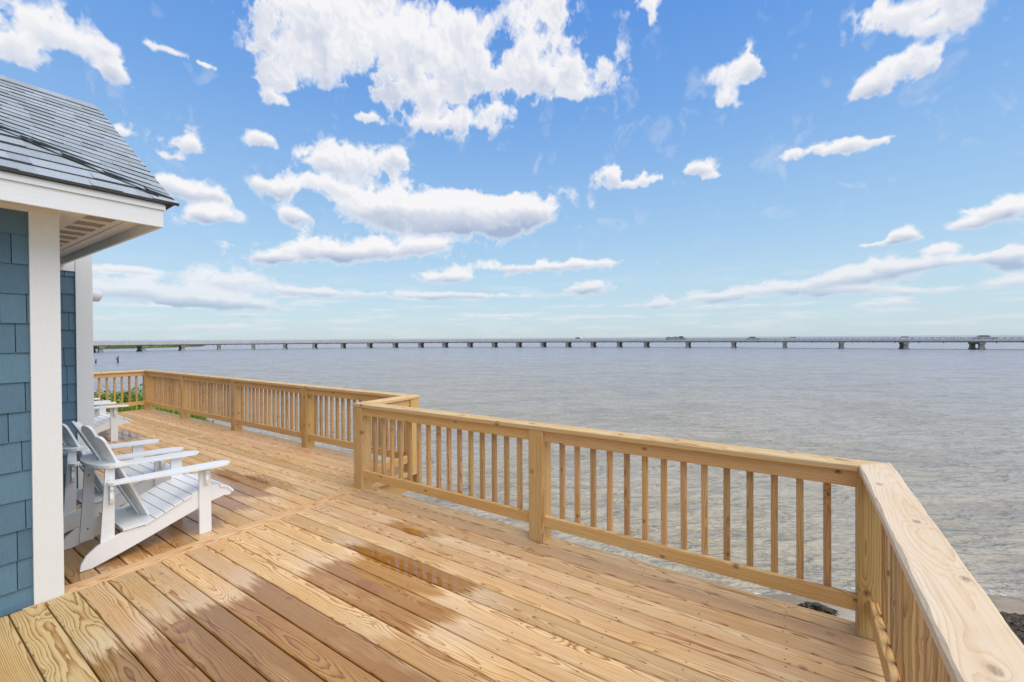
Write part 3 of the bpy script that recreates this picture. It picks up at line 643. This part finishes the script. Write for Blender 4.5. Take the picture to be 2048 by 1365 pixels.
# main railing towards the water
t = thing('deck_railing', 'long pine railing with the square middle post, between the near corner and the jog', 'railing', group='pine railings round the deck')
YS = [(-.34, True), (1.79, True), (4.07, True)]
post(t, RX+H, -.34); mp = post(t, RX+H, 1.79); post(t, RX+H, 4.07)
rail_bay(t, (RX, -.27), (RX, 1.72), (1, 0), 14)
rail_bay(t, (RX, 1.86), (RX, 4.0), (1, 0), 15)
cb_ = cap_board(t, (RX+.071, -.272), (RX+.071, 4.145), seg=60, miter=True, wane=lambda k, u: .005+.006*max(0, nz(k*9+u*14, u*5)))
# pencil figures on the post
b = MB()
def stroke(p, q):
    b.beam((RX-.0012, 1.79+p[0], .565+p[1]), (RX-.0012, 1.79+q[0], .565+q[1]), .003, .0008, up=(1, 0, 0), ch=.0002)
for p, q in (((.052, .012), (.040, .012)), ((.040, .012), (.046, -.012)), ((.032, .009), (.026, .013)), ((.026, .013), (.021, .008)), ((.021, .008), (.032, -.011)), ((.032, -.011), (.019, -.011))): stroke(p, q)
b.build('pencil_mark', M['dark'], mp)
# right railing beside the camera
t = thing('deck_railing', 'near right railing with a broad pale cap board running towards the camera', 'railing', group='pine railings round the deck')
rail_bay(t, (RX, -.295), (.96, -.295), (0, -1), 15)
post(t, .89, -.365); post(t, -1.25, -.365)
rail_bay(t, (.82, -.295), (-1.18, -.295), (0, -1), 14)
wn = lambda k, u: (.006+.010*max(0, nz(u*18, 4.2)+.15)+.005*max(0, nz(u*60, 1.2))) if k in (0, 1) else .005
b = MB(); b.beam((-1.4, -.354, .9275), (3.19, -.354, .9275), .158, .041, ch=.005, seg=160, wane=wn, tint=(1, 1, 1), pith=(.028, -.16)); cb_ = b.build('cap_board', M['pale'], t)
for v in list(cb_.data.vertices):
    v.co.x = min(v.co.x, 3.04+(-.2775-v.co.y))
# jog
t = thing('deck_railing', 'short railing stepping out at the jog, three balusters wide', 'railing', group='pine railings round the deck')
post(t, FX+H, 4.07, .903)
rail_bay(t, (RX+PW, 4.0), (FX, 4.0), (0, 1), 4)
cap_board(t, (RX+.147, 4.07), (FX+.145, 4.07), w=.15)
# far railing
t = thing('deck_railing', 'farther long railing from the jog to the far corner post', 'railing', group='pine railings round the deck')
py = [4.07, 6.34, 8.62, 10.90, 13.06]
for y in py[1:]: post(t, FX+H, y)
for a, c in zip(py, py[1:]): rail_bay(t, (FX, a+H), (FX, c-H), (1, 0), 15)
cap_board(t, (FX+.071, 4.146), (FX+.071, 8.60)); cap_board(t, (FX+.071, 8.604), (FX+.071, 13.13))
# left end
t = thing('deck_railing', 'railing across the left end of the deck in front of green shrubs', 'railing', group='pine railings round the deck')
post(t, 1.6, 13.06); rail_bay(t, (FX, 12.99), (1.67, 12.99), (0, 1), 15); rail_bay(t, (1.53, 12.99), (.6, 12.99), (0, 1), 6)
cap_board(t, (.6, 13.06), (FX-.004, 13.06))

# ---------------------------------------------------------------- house
house = thing('house', 'blue shingled house with white corner boards and grey shingle roof', 'house', (0, 4.0, 0))
def hp(b, name, mat, bevel=0, par=None):
    o = b.build(name, mat, par or house, bevel)
    if par is None: o.location = (0, -4.0, 0)
    return o
def shingles(b, o, u, n, length, z0, z1, joints=None):
    o = Vector(o); u = Vector(u); n = Vector(n); zc = .122-.183*3
    row = 0
    while zc < z1:
        a, c = max(zc, z0), min(zc+.183, z1)
        if c-a > .01:
            edges = [0.]
            if joints and row in joints: js = joints[row]
            else: js = []
            x = rnd.uniform(.06, .25)
            lim = length-.14 if joints else length
            while x < lim-.04: edges.append(x); x += rnd.uniform(.10, .27)
            for j in js:
                edges.append(length-.13+.13*j/65.)
            edges.append(length)
            for e0, e1 in zip(edges, edges[1:]):
                if e1-e0 < .01: continue
                g = .0022; t = .013+rnd.uniform(-.0015, .003); lo = a+(rnd.uniform(0, .002) if a > z0 else 0)
                p = [o+u*(e0+g)+Vector((0, 0, lo)), o+u*(e1-g)+Vector((0, 0, lo)), o+u*(e1-g)+Vector((0, 0, c+.004)), o+u*(e0+g)+Vector((0, 0, c+.004))]
                vs = [p[0]+n*t, p[1]+n*t, p[2]+n*.003, p[3]+n*.003]+[q-n*.004 for q in p]
                q = rnd.uniform(.86, 1.1); off = rnd.uniform(0, 50)
                gc = [(v.x+off, v.y+off, v.z) for v in vs]
                b.add(vs, [(0, 1, 2, 3), (0, 4, 5, 1), (1, 5, 6, 2), (2, 6, 7, 3), (3, 7, 4, 0)], gc, (q, q*rnd.uniform(.98, 1.02), q))
        zc += .183; row += 1
J = {14: [28], 13: [], 12: [3, 58], 11: [34], 10: [], 9: [53], 8: [17], 7: [44], 6: [26], 5: [], 4: [50], 3: [32], 2: [31]}
J = {14: [28], 13: [], 12: [3, 58], 11: [34], 10: [], 9: [53], 8: [17], 7: [44], 6: [], 5: [50], 4: [32], 3: [31], 2: []}
b = MB()
shingles(b, (-4, 4.03, 0), (1, 0, 0), (0, -1, 0), 4.60, .03, 2.465, J)
b.box((-4, 4.034, 0), (.715, 6.2, 2.5), tint=(.5, .5, .5))
shingles(b, (.715, 4.03, 0), (0, 1, 0), (1, 0, 0), 2.17, .03, 2.5)
hp(b, 'wall', M['shingle'])
b = MB(); shingles(b, (-1, 6.22, 0), (1, 0, 0), (0, -1, 0), 2.26, .03, 2.40); shingles(b, (1.345, 6.22, 0), (0, 1, 0), (1, 0, 0), 5.6, .03, 2.9)
b.box((-4, 6.224, 0), (1.34, 11.8, 3.0), tint=(.5, .5, .5)); hp(b, 'wall', M['shingle'])
b = MB(); b.box((-4, 4.006, 0), (.60, 4.03, .032), tint=(.95, .95, .95)); hp(b, 'base_flashing', M['shingle'])
def cboard(x0, x1, y, z1, side=True):
    b = MB(); b.box((x0, y, .0), (x1, y+.028, z1)); b.box((x1-.028, y+.0285, .0), (x1, y+.13, z1)); hp(b, 'corner_board', M['trim_v'], .002)
cboard(.598, .732, 4.0, 2.47); cboard(1.243, 1.372, 6.19, 2.78)
b = MB(); b.box((-4, 4.004, 2.466), (.74, 4.05, 2.499)); hp(b, 'frieze_board', M['soffit'])
b = MB(); b.box((.736, 6.196, 2.37), (1.24, 6.222, 2.62)); hp(b, 'frieze_board', M['trim_x'])
# eave: fascia boards, soffit with vent rows
EX, EY = 1.165, 3.625
b = MB(); b.box((-4, EY, 2.43), (EX, EY+.022, 2.545)); b.box((-4, EY-.012, 2.5455), (EX+.01, EY+.022, 2.585)); hp(b, 'fascia', M['trim_x'], .003)
b = MB(); b.box((EX-.022, EY+.0225, 2.43), (EX, 6.19, 2.585)); hp(b, 'fascia', M['trim_x'], .003)
b = MB(); b.box((-4, EY+.023, 2.5), (EX-.0225, 6.19, 2.53)); sof = hp(b, 'soffit', M['soffit'])
b = MB(); b.box((EX-.0225-.09, EY+.024, 2.494), (EX-.024, 6.18, 2.4995)); b.build('soffit_band', M['soffit'], sof)
for k in range(8):
    y = EY+.10+k*.235; v = MB()
    for i in range(9):
        for j in range(5):
            x0 = .862+i*.0165; y0 = y+j*.026; v.box((x0, y0, 2.4955), (x0+.0095, y0+.020, 2.4998))
    v.build('vent', simple('vent_slot', (.42, .34, .26), (.48, .39, .30)) if k == 0 else bpy.data.materials['vent_slot'], sof)
# roof: one pitched sheet of shingle courses, the upper field lapping over the lower one along a slant
SL = .73
def rz(x, y): return 2.60+SL*(y-3.6)
def xdiag(y): return .495+(4.075-y)*(.705/.475)
nrm_r = Vector((0, -SL, 1)).normalized()
b = MB()
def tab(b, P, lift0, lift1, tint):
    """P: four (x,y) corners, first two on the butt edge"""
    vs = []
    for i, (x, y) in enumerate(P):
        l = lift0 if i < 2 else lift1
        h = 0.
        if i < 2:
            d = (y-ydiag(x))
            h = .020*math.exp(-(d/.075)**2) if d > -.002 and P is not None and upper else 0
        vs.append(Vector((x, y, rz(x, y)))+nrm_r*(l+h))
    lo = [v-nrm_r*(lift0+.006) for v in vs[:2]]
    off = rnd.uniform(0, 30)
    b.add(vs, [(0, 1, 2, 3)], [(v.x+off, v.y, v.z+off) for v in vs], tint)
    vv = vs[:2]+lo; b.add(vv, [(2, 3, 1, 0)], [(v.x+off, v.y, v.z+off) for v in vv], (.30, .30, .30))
def ydiag(x): return 4.075-(x-.495)*(.475/.705)
def shade():
    q = rnd.uniform(.84, 1.10); return (q, q, q*rnd.uniform(.98, 1.05))
def course(y_at, y_up, xl, xr, lift=.006):
    x = xl
    while x < xr-.001:
        x2 = min(xr, x+rnd.uniform(.07, .16)); up = rnd.random() < .5
        n = 3
        for i in range(n):
            a = x+(x2-x)*i/n; c = x+(x2-x)*(i+1)/n
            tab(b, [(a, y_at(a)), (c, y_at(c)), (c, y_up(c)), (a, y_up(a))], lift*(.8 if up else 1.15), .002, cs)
            if i == 0: pass
        x = x2; cs_new()
cs = shade()
def cs_new():
    global cs
    cs = shade()
upper = False
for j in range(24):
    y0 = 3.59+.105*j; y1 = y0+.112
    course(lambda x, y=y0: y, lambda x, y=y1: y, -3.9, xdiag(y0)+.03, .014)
upper = True
def yk(k):
    xl, yl = .61-.0075*k, 4.985-.0627*k; xr, yr = 1.13+.0029*k, 5.0-.0752*k
    return lambda x: yl+(yr-yl)*(x-xl)/(xr-xl)
for k in range(0, 21):
    f0 = yk(k); f1 = yk(k-1.08)
    # left end where the course meets the slanting lap
    xl = 2.0
    for i in range(600):
        x = -3.9+i*.009
        if f0(x) > ydiag(x): xl = x; break
    xr = 1.165+.0029*k+.01
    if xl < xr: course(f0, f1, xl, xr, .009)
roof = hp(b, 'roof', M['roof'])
# ridge cap, dark line for the lap gap, drip edge and the far slope
b = MB()
for i in range(20):
    x0 = 1.16-i*.17; y0 = 4.985+(x0-.61)*.03; z0 = rz(x0, y0)+.012
    b.add([(x0, y0, z0), (x0-.19, y0-.005, z0-.002), (x0-.19, y0+.10, z0+.068), (x0, y0+.105, z0+.074), (x0-.19, y0+.21, z0-.005), (x0, y0+.21, z0)], [(0, 1, 2, 3), (3, 2, 4, 5)], tint=shade())
b.build('ridge_cap', M['roof'], roof)
b = MB(); b.add([(-4, 5.16, 3.70), (1.165, 5.16, 3.70), (1.165, 6.7, 2.6), (-4, 6.7, 2.6)], [(0, 1, 2, 3)], tint=(.9, .9, .9)); b.build('roof_slope', M['roof'], roof)
b = MB(); b.prism([(3.615, 2.586), (3.66, 2.62), (5.08, 3.655), (6.1, 2.90), (6.1, 2.586)], EX-.03, EX-.004, axis='x'); hp(b, 'gable', M['trim_x'])
b = MB(); pts = []
for i in range(24):
    x = -.4+i*.07
    if ydiag(x) < 3.62: break
    y = ydiag(x)-.006; pts.append(tuple(Vector((x, y, rz(x, y)))+nrm_r*(.012+.003*math.sin(i*1.9))))
b.tube(pts, .007, 6); b.build('lap_gap_shade', M['dark'], roof)  # dark tube standing in for the shade in the gap under the lap
b = MB(); b.box((-4, EY-.03, 2.586), (EX+.012, EY+.03, 2.592)); b.box((EX+.012, EY-.032, 2.580), (EX+.03, 5.9, 2.592)) if False else None
b.add([(EX+.0, EY-.035, 2.588), (EX+.065, EY-.045, 2.600), (EX+.055, EY+.14, 2.62), (EX+.02, EY+.02, 2.555), (EX, EY+.14, 2.60)], [(0, 1, 2, 4), (0, 3, 1), (1, 3, 2), (3, 4, 2), (0, 4, 3)], tint=(.3, .3, .3)); b.build('drip_edge', M['dark'], roof)
# lamp on the far wall
t = thing('wall_lamp', 'white wall lamp sticking out past the far corner board', 'lamp', (1.372, 6.6, 2.17))
b = MB(); b.box((0.0, -.05, -.06), (.018, .05, .06)); b.build('back_plate', M['lamp'], t, .004)
b = MB(); b.tube([(.01, 0, 0), (.08, 0, .0), (.15, 0, -.01), (.165, 0, -.015)], [.075, .072, .062, .04], 16); b.build('lamp_shade', M['lamp'], t)

# ---------------------------------------------------------------- adirondack chairs
def arc(cx, cy, r, a0, a1, n): return [(cx+r*math.cos(R(a0+(a1-a0)*i/n)), cy+r*math.sin(R(a0+(a1-a0)*i/n))) for i in range(n+1)]
CX0 = 1.30
def make_chair(label):
    t = thing('adirondack_chair', label, 'chair', (CX0, 4.575, 0), 0, 'white adirondack chairs along the house wall')
    X = lambda x: x-CX0
    W2 = .290                                           # half distance between the outer faces of the side rails
    side = [(.862, .004), (.93, .003), (1.10, .052), (1.30, .118), (1.50, .186), (1.70, .252), (1.80, .272), (1.845, .262), (1.862, .285), (1.850, .315), (1.79, .352), (1.70, .372), (1.58, .348), (1.42, .285), (1.30, .232), (1.235, .205), (1.20, .205), (1.14, .212), (1.04, .182), (.955, .150), (.895, .100), (.868, .050)]
    for s in (-1, 1):
        b = MB(); b.prism([(X(x), z) for x, z in side], s*W2, s*(W2-.022)); b.build('side_rail', M['chair'], t, .003)
        b = MB(); b.prism([(X(1.597), 0), (X(1.688), 0), (X(1.686), .562), (X(1.600), .573)], s*(W2+.0225), s*(W2+.0005)); b.build('leg', M['chair'], t, .002)
        yi = W2-.0225
        b = MB(); b.prism([(X(.972), .035), (X(1.058), .035), (X(1.066), .705), (X(1.012), .705)], s*yi, s*(yi-.022)); rp_ = b.build('rear_post', M['chair'], t, .002)
        if s > 0:
            for (x, z) in ((1.02, .13), (1.028, .655), (1.03, .68), (1.03, .565)):
                q = MB(); q.tube([(X(x), yi-.022, z), (X(x), yi-.0245, z)], .006, 8); q.build('bolt', M['steel'], rp_)
        # arm: narrow behind, broad and rounded in front
        ax0, ax1 = 1.005, 1.83; pts = []
        for i in range(9): pts.append((ax0+.03-.03*math.sin(math.pi*i/8), -.045+.09*i/8))
        top = [(1.20, .056), (1.40, .068), (1.60, .080), (1.74, .083)]
        pts += top+[(1.74+.090*math.sin(R(a)), .083*math.cos(R(a))) for a in range(15, 180, 15)]+[(x, -y) for x, y in reversed(top)]
        yc = s*(W2+.028)
        def AZ(x): return .612-.036*(x-1.0)/.83
        b = MB(); n = len(pts)
        vs = [(X(x), yc+y, AZ(x)-.022) for x, y in pts]+[(X(x), yc+y, AZ(x)) for x, y in pts]
        b.add(vs, [tuple(range(n-1, -1, -1)), tuple(range(n, 2*n))]+[(i, (i+1) % n, (i+1) % n+n, i+n) for i in range(n)])
        b.build('armrest', M['chair'], t, .004)
        for xb, y0 in ((1.643, W2+.023), (1.03, W2-.0)):
            zt = AZ(xb)-.0225; bl = [(0, zt), (.052, zt), (.054, zt-.03), (.040, zt-.055), (.046, zt-.10), (.034, zt-.135), (.012, zt-.15), (0, zt-.15)]
            b = MB(); b.prism([(s*(y0+p), z) for p, z in bl], X(xb)-.010, X(xb)+.011, axis='x'); b.build('bracket', M['chair'], t, .002)
    # seat slats follow the curve of the side rails
    top = [(1.235, .205), (1.30, .232), (1.42, .285), (1.58, .348), (1.70, .372), (1.79, .352), (1.850, .315), (1.864, .283)]
    cum = [0]
    for p, q in zip(top, top[1:]): cum.append(cum[-1]+math.hypot(q[0]-p[0], q[1]-p[1]))
    def at(s):
        s = max(0, min(cum[-1], s))
        for i in range(len(cum)-1):
            if s <= cum[i+1]+1e-9:
                f = (s-cum[i])/(cum[i+1]-cum[i]); return (top[i][0]+(top[i+1][0]-top[i][0])*f, top[i][1]+(top[i+1][1]-top[i][1])*f)
    def slat(s0, s1, name='seat_slat'):
        p, q = at(s0), at(s1); d = Vector((q[0]-p[0], 0, q[1]-p[1])).normalized(); n = Vector((-d.z, 0, d.x))
        b = MB(); a, c = Vector((X(p[0]), 0, p[1]))+n*.001, Vector((X(q[0]), 0, q[1]))+n*.001
        vs = [a+Vector((0, y, 0)) for y in (-W2-.012, W2+.012)]+[c+Vector((0, y, 0)) for y in (W2+.012, -W2-.012)]
        if p[0] < 1.70 and q[0] > 1.58:                 # notched round the front legs
            vs = [v+Vector((0, -math.copysign(.0135, v.y), 0)) for v in vs]
        b.add(vs+[v+n*.018 for v in vs], [(3, 2, 1, 0), (4, 5, 6, 7), (0, 1, 5, 4), (1, 2, 6, 5), (2, 3, 7, 6), (3, 0, 4, 7)])
        b.build(name, M['chair'], t, .002)
    tot = cum[-1]; k = 10; w = tot/k
    for i in range(k): slat(i*w+.002, (i+1)*w-.003)
    b = MB(); p0, p1 = Vector((X(1.105), 0, .212)), Vector((X(1.228), 0, .213)); b.box((X(1.10), -W2-.012, .213), (X(1.232), W2+.012, .231)); b.build('seat_slat', M['chair'], t, .002)
    # contoured fan back: five slats standing on an arc, tops rounded
    for i in range(-2, 3):
        yb, yt = i*.074, i*.112; h = 1.055-.026*i*i; cb = .006*i*i; ct = .0105*i*i
        cb = .011*abs(i); ct = .042*abs(i)
        pb = Vector((X(1.280)+cb, yb, .235)); pt = Vector((X(.900)+ct, yt, h)); d = (pt-pb); Ln = d.length; d.normalize()
        sg = (i > 0)-(i < 0)
        def along(v):
            tw = -sg*(.13+.27*v/Ln); a = Vector((-math.sin(tw), math.cos(tw), 0)); return (a-d*a.dot(d)).normalized()
        n = d.cross(along(Ln*.5)).normalized()
        hw0, hw1 = .0320, .0500; o = []
        o.append((-hw0, 0)); o.append((-hw1, Ln-.05))
        for q in range(1, 8):
            an = math.pi*q/8; o.append((-hw1*math.cos(an), Ln-.05+.05*math.sin(an)))
        o += [(hw1, Ln-.05), (hw0, 0)]
        b = MB(); m_ = len(o)
        vs = [pb+along(y)*x+d*y for x, y in o]; vs += [v+n*.017 for v in vs]
        b.add(vs, [tuple(range(m_)), tuple(range(2*m_-1, m_-1, -1))]+[(j, j+m_, (j+1) % m_+m_, (j+1) % m_) for j in range(m_)])
        b.build('back_slat', M['chair'], t, .0025)
    # D shaped shelf that ties the rear posts and carries the back
    pts = [(X(1.115), .19), (X(1.085), .10), (X(1.075), 0), (X(1.085), -.10), (X(1.115), -.19), (X(1.125), -.325)]
    for i in range(1, 16):
        an = math.pi*i/16; pts.append((X(1.10)-.155*math.sin(an)**.8, -.325*math.cos(an)))
    pts.append((X(1.125), .325))
    b = MB(); b.prism(pts, .706, .730, axis='z'); b.build('back_shelf', M['chair'], t, .003)
    b = MB(); b.box((X(1.215), -W2+.03, .30), (X(1.235), W2-.03, .36)) if False else b.box((X(1.255), -W2+.0225, .160), (X(1.275), W2-.0225, .228)); b.build('stretcher', M['chair'], t, .002)
    return t
c0 = make_chair('nearest white adirondack chair, its whole side in view next to the house corner board')
for (x, y, l) in ((CX0-.02, 5.51, 'second white adirondack chair, right behind the nearest one against the recessed wall'), (CX0+.68, 9.70, 'third white adirondack chair, beyond the far corner board with its front half in view'), (CX0+.685, 10.66, 'farthest white adirondack chair, only arm tips showing behind the third')):
    c = c0.copy(); col.objects.link(c); c.location = (x, y, 0); c['label'] = l
    for ch in c0.children:
        d = ch.copy(); col.objects.link(d); d.parent = c
        for g_ in ch.children:
            e = g_.copy(); col.objects.link(e); e.parent = d

# ---------------------------------------------------------------- bridge across the bay
BP = [[22.6, 191.1], [35.2, 195.9], [46.0, 197.8], [57.6, 198.0], [68.9, 196.4], [79.9, 193.1], [90.4, 188.4], [100.2, 182.5], [109.3, 175.7], [117.8, 168.0], [125.4, 159.8], [132.4, 151.2], [138.9, 141.9], [144.5, 132.6], [149.8, 122.6], [154.5, 112.5], [158.5, 102.3], [162.1, 92.1], [165.1, 81.7], [167.6, 71.5], [169.7, 61.0], [171.4, 50.6], [173.0, 35.3], [173.9, 19.8], [174.1, 4.1], [173.8, -11.5], [173.4, -26.9], [173.8, -43.0], [175.5, -59.0], [178.5, -75.0]]
BW = 8.5
def bdir(i):
    a = Vector(BP[max(i-1, 0)]); c = Vector(BP[min(i+1, len(BP)-1)]); return (c-a).normalized()
def side_pt(i, off):                                    # off > 0 : away from the deck
    d = bdir(i); n = Vector((-d.y, d.x)); return Vector(BP[i])+n*off
bridge = thing('bridge', 'long low concrete causeway bridge curving across the bay on short piers', 'bridge', (BP[20][0], BP[20][1], 0))
BL = Vector((-BP[20][0], -BP[20][1], 0))
def bsweep(name, o0, o1, z0, z1, mat, notch=None):
    b = MB(); vs = []; fs = []
    for i in range(len(BP)):
        a, c = side_pt(i, o0), side_pt(i, o1); vs += [(a.x, a.y, z0), (c.x, c.y, z0), (c.x, c.y, z1), (a.x, a.y, z1)]
    for i in range(len(BP)-1):
        for k in range(4): fs.append((i*4+k, i*4+(k+1) % 4, i*4+4+(k+1) % 4, i*4+4+k))
    fs += [(3, 2, 1, 0), tuple(4*(len(BP)-1)+k for k in range(4))]
    b.add(vs, fs); o = b.build(name, mat, bridge); o.location = BL; return o
# the curve turns left seen from the deck, so its normal points away from us
bsweep('road_slab', .35, BW-.35, -.10, .12, M['concrete'])
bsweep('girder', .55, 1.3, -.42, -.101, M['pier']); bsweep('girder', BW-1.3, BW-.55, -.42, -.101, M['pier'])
for off in (0., BW-.30):
    bsweep('parapet', off, off+.30, -.02, .62, M['concrete']); bsweep('parapet_rail', off+.02, off+.28, .88, 1.10, M['concrete'])
    b = MB()
    for i in range(len(BP)-1):
        p, q = side_pt(i, off+.15), side_pt(i+1, off+.15); n = int((q-p).length/1.4)
        for j in range(n):
            c = p+(q-p)*(j/n); d = (q-p).normalized(); b.beam((c.x-d.x*.15, c.y-d.y*.15, .75), (c.x+d.x*.15, c.y+d.y*.15, .75), .22, .256, ch=.01)
    o = b.build('parapet_posts', M['concrete'], bridge); o.location = BL; o['kind'] = 'stuff'
b = MB()
k = 0
for i in range(len(BP)-1):
    p, q = side_pt(i, .1), side_pt(i+1, .1); n = 3
    for j in range(n):
        if k >= 96: break
        c = p+(q-p)*((j+.5)/n); m2 = MB(); m2.tube([(0, 0, -.10), (0, 0, -.62)], .09, 6); dp = m2.build('drain_pipe', M['dark'], bridge) if k == 0 else dp0.copy()
        if k == 0: dp0 = dp
        else: col.objects.link(dp); dp.parent = bridge
        dp.location = Vector((c.x, c.y, 0))+BL; k += 1
for i in range(len(BP)):
    d = bdir(i); n = Vector((-d.y, d.x)); b = MB()
    a, c = side_pt(i, .2), side_pt(i, BW-.2)
    b.beam((a.x, a.y, -.68), (c.x, c.y, -.68), 1.25, .50, ch=.03)
    for off in (1.2, BW-1.2):
        p = side_pt(i, off); b.beam((p.x, p.y, WZ-.5), (p.x, p.y, -.93), 1.0, 1.3, up=tuple(n)+(0,), ch=.05)
        b.beam((p.x, p.y, WZ-.5), (p.x, p.y, WZ+.45), 1.35, 1.7, up=tuple(n)+(0,), ch=.05)
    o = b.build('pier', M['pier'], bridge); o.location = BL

def on_bridge(x, y, off=3.):
    best = min(range(len(BP)-1), key=lambda i: (Vector(BP[i])+Vector(BP[i+1])-2*Vector((x, y))).length)
    a, c = Vector(BP[best]), Vector(BP[best+1]); d = (c-a).normalized(); t = (Vector((x, y))-a).dot(d); n = Vector((-d.y, d.x))
    p = a+d*t+n*off; return (p.x, p.y, .125), math.atan2(d.y, d.x)
def make_car(label, mat, x, y, van=False):
    loc, rz_ = on_bridge(x, y); t = thing('car', label, 'car', loc, rz_, 'cars driving over the bridge')
    h = 1.85 if van else 1.5; b = MB()
    b.prism([(-2.2, .30), (2.2, .30), (2.25, .62), (2.1, .80), (1.2, .92), (-2.0, .95), (-2.25, .80)], -.86, .86); b.build('body', mat, t, .05)
    b = MB(); b.prism([(-1.95 if van else -1.6, .951), (1.15, .93), (.55, h), (-1.85 if van else -1.0, h)], -.74, .74); b.build('cabin', mat, t, .05)
    b = MB(); b.prism([(-1.35, 1.0), (.85, 1.0), (.48, h-.28), (-.98, h-.28)], -.75, .75); b.build('side_window', M['glass'], t)
    for sx_ in (-1.35, 1.4):
        for sy_ in (-.86, .66):
            w = MB(); w.tube([(sx_, sy_, .33), (sx_, sy_+.2, .33)], .33, 16); w.build('wheel', M['tyre'], t)
make_car('white car crossing the bridge above its third pier from the right edge', M['white_paint'], 173.4, -27.1)
make_car('small white car on the bridge, right of the dark car', M['white_paint'], 174.1, 1.4)
make_car('dark grey car on the bridge between the loaded truck and the small white car', M['grey_paint'], 174.05, 13.6)
make_car('white van on the bridge left of the loaded truck', M['white_paint'], 166.3, 77.2, True)
make_car('dark grey car on the bridge close to the right edge of the photo', M['grey_paint'], 173.9, -44.3)
loc, rz_ = on_bridge(172.65, 39.5, 3.)
t = thing('truck', 'low flatbed truck carrying dark machinery over the bridge', 'truck', loc, rz_)
b = MB(); b.prism([(-3.6, .55), (1.4, .55), (1.4, .75), (-3.6, .75)], -1.1, 1.1); b.build('bed', M['navy_paint'], t, .03)
b = MB(); b.prism([(1.5, .45), (3.4, .45), (3.45, 1.0), (2.9, 1.15), (2.5, 1.8), (1.5, 1.85)], -1.0, 1.0); cab = b.build('cab', M['navy_paint'], t, .05)
b = MB(); b.prism([(1.75, 1.15), (2.75, 1.15), (2.42, 1.7), (1.75, 1.72)], -1.01, 1.01); b.build('side_window', M['glass'], cab)
for x in (-2.9, -2.0, 2.5):
    for y in (-1.1, .85): b = MB(); b.tube([(x, y, .42), (x, y+.25, .42)], .42, 16); b.build('wheel', M['tyre'], t)
b = MB()
for i in range(16):
    x = -3.4+i*.3; h = rnd.uniform(.3, 1.05); b.beam((x, -.7, .76), (x+rnd.uniform(-.3, .3), -.6, .76+h), .16, .5, up=(1, 0, 0)); b.beam((x, .5, .80+h*.5), (x+.5, .5, .80+h*.6), .14, .14)
o = b.build('machinery', M['grey_paint']); o.location = loc; o.rotation_euler = (0, 0, rz_); tag(o, 'dark tangle of machinery riding on the flatbed truck', 'machinery')

# ---------------------------------------------------------------- marsh beyond the bridge, old pilings
b = MB(); n = 90; ring = []
for i in range(n):
    a = 6.2832*i/n; r = 1+.10*nz(math.cos(a)*2, math.sin(a)*2, 1.1)+.05*nz(math.cos(a)*7, math.sin(a)*7, 1.3)
    u_, v_ = r*math.cos(a)*78, r*math.sin(a)*42
    ring.append((68+u_*.72-v_*.55, 322+u_*.45+v_*.83))
b.add([(x, y, WZ-.2) for x, y in ring]+[(68+(x-68)*.985, 322+(y-322)*.985, WZ+.35) for x, y in ring]+[(68, 322, WZ+.6)], [(i, (i+1) % n, (i+1) % n+n, i+n) for i in range(n)]+[(i+n, (i+1) % n+n, 2*n) for i in range(n)])
tag(b.build('marsh', M['mud']), kind='structure')
b = MB()
for i in range(26000):
    a = rnd.uniform(0, 6.2832); r = math.sqrt(rnd.random())*.985; k = int(a/6.2832*n) % n; x = 68+(ring[k][0]-68)*r; y = 322+(ring[k][1]-322)*r
    x += rnd.uniform(-2, 2)*r; s = rnd.uniform(.3, .8); q = rnd.uniform(.6, 1.3)*(1+.5*nz(x, y, .06)); an = rnd.uniform(0, 3.14); dx, dy = math.cos(an)*s*1.3, math.sin(an)*s*1.3; z = WZ+.3
    b.add([(x-dx, y-dy, z), (x+dx, y+dy, z), (x+dx*.5, y+dy*.5, z+s), (x-dx*.6, y-dy*.6, z+s*.9)], [(0, 1, 2, 3)], tint=(1.1*q, .9*q, .9*q))
tag(b.build('marsh_grass', M['leaf']), 'low green marsh grass on the flat point behind the left end of the bridge', 'marsh grass', kind='stuff')
for (x, y, h, l) in ((23.97, 107.0, 1.0, 'old wooden piling stub in the water nearest the house corner'), (26.3, 104.0, 1.7, 'old forked wooden piling standing in the water right of the other stub')):
    b = MB(); h *= .75; b.tube([(x, y, WZ-.5), (x+.05, y, WZ+h*.6), (x+.12, y+.1, WZ+h)], [.13, .12, .09], 8)
    if h > 1.0: b.tube([(x, y, WZ+h*.4), (x-.3, y, WZ+h*.8)], [.09, .06], 6)
    tag(b.build('wooden_piling', M['wetpost']), l, 'piling', 'old pilings out in the water')
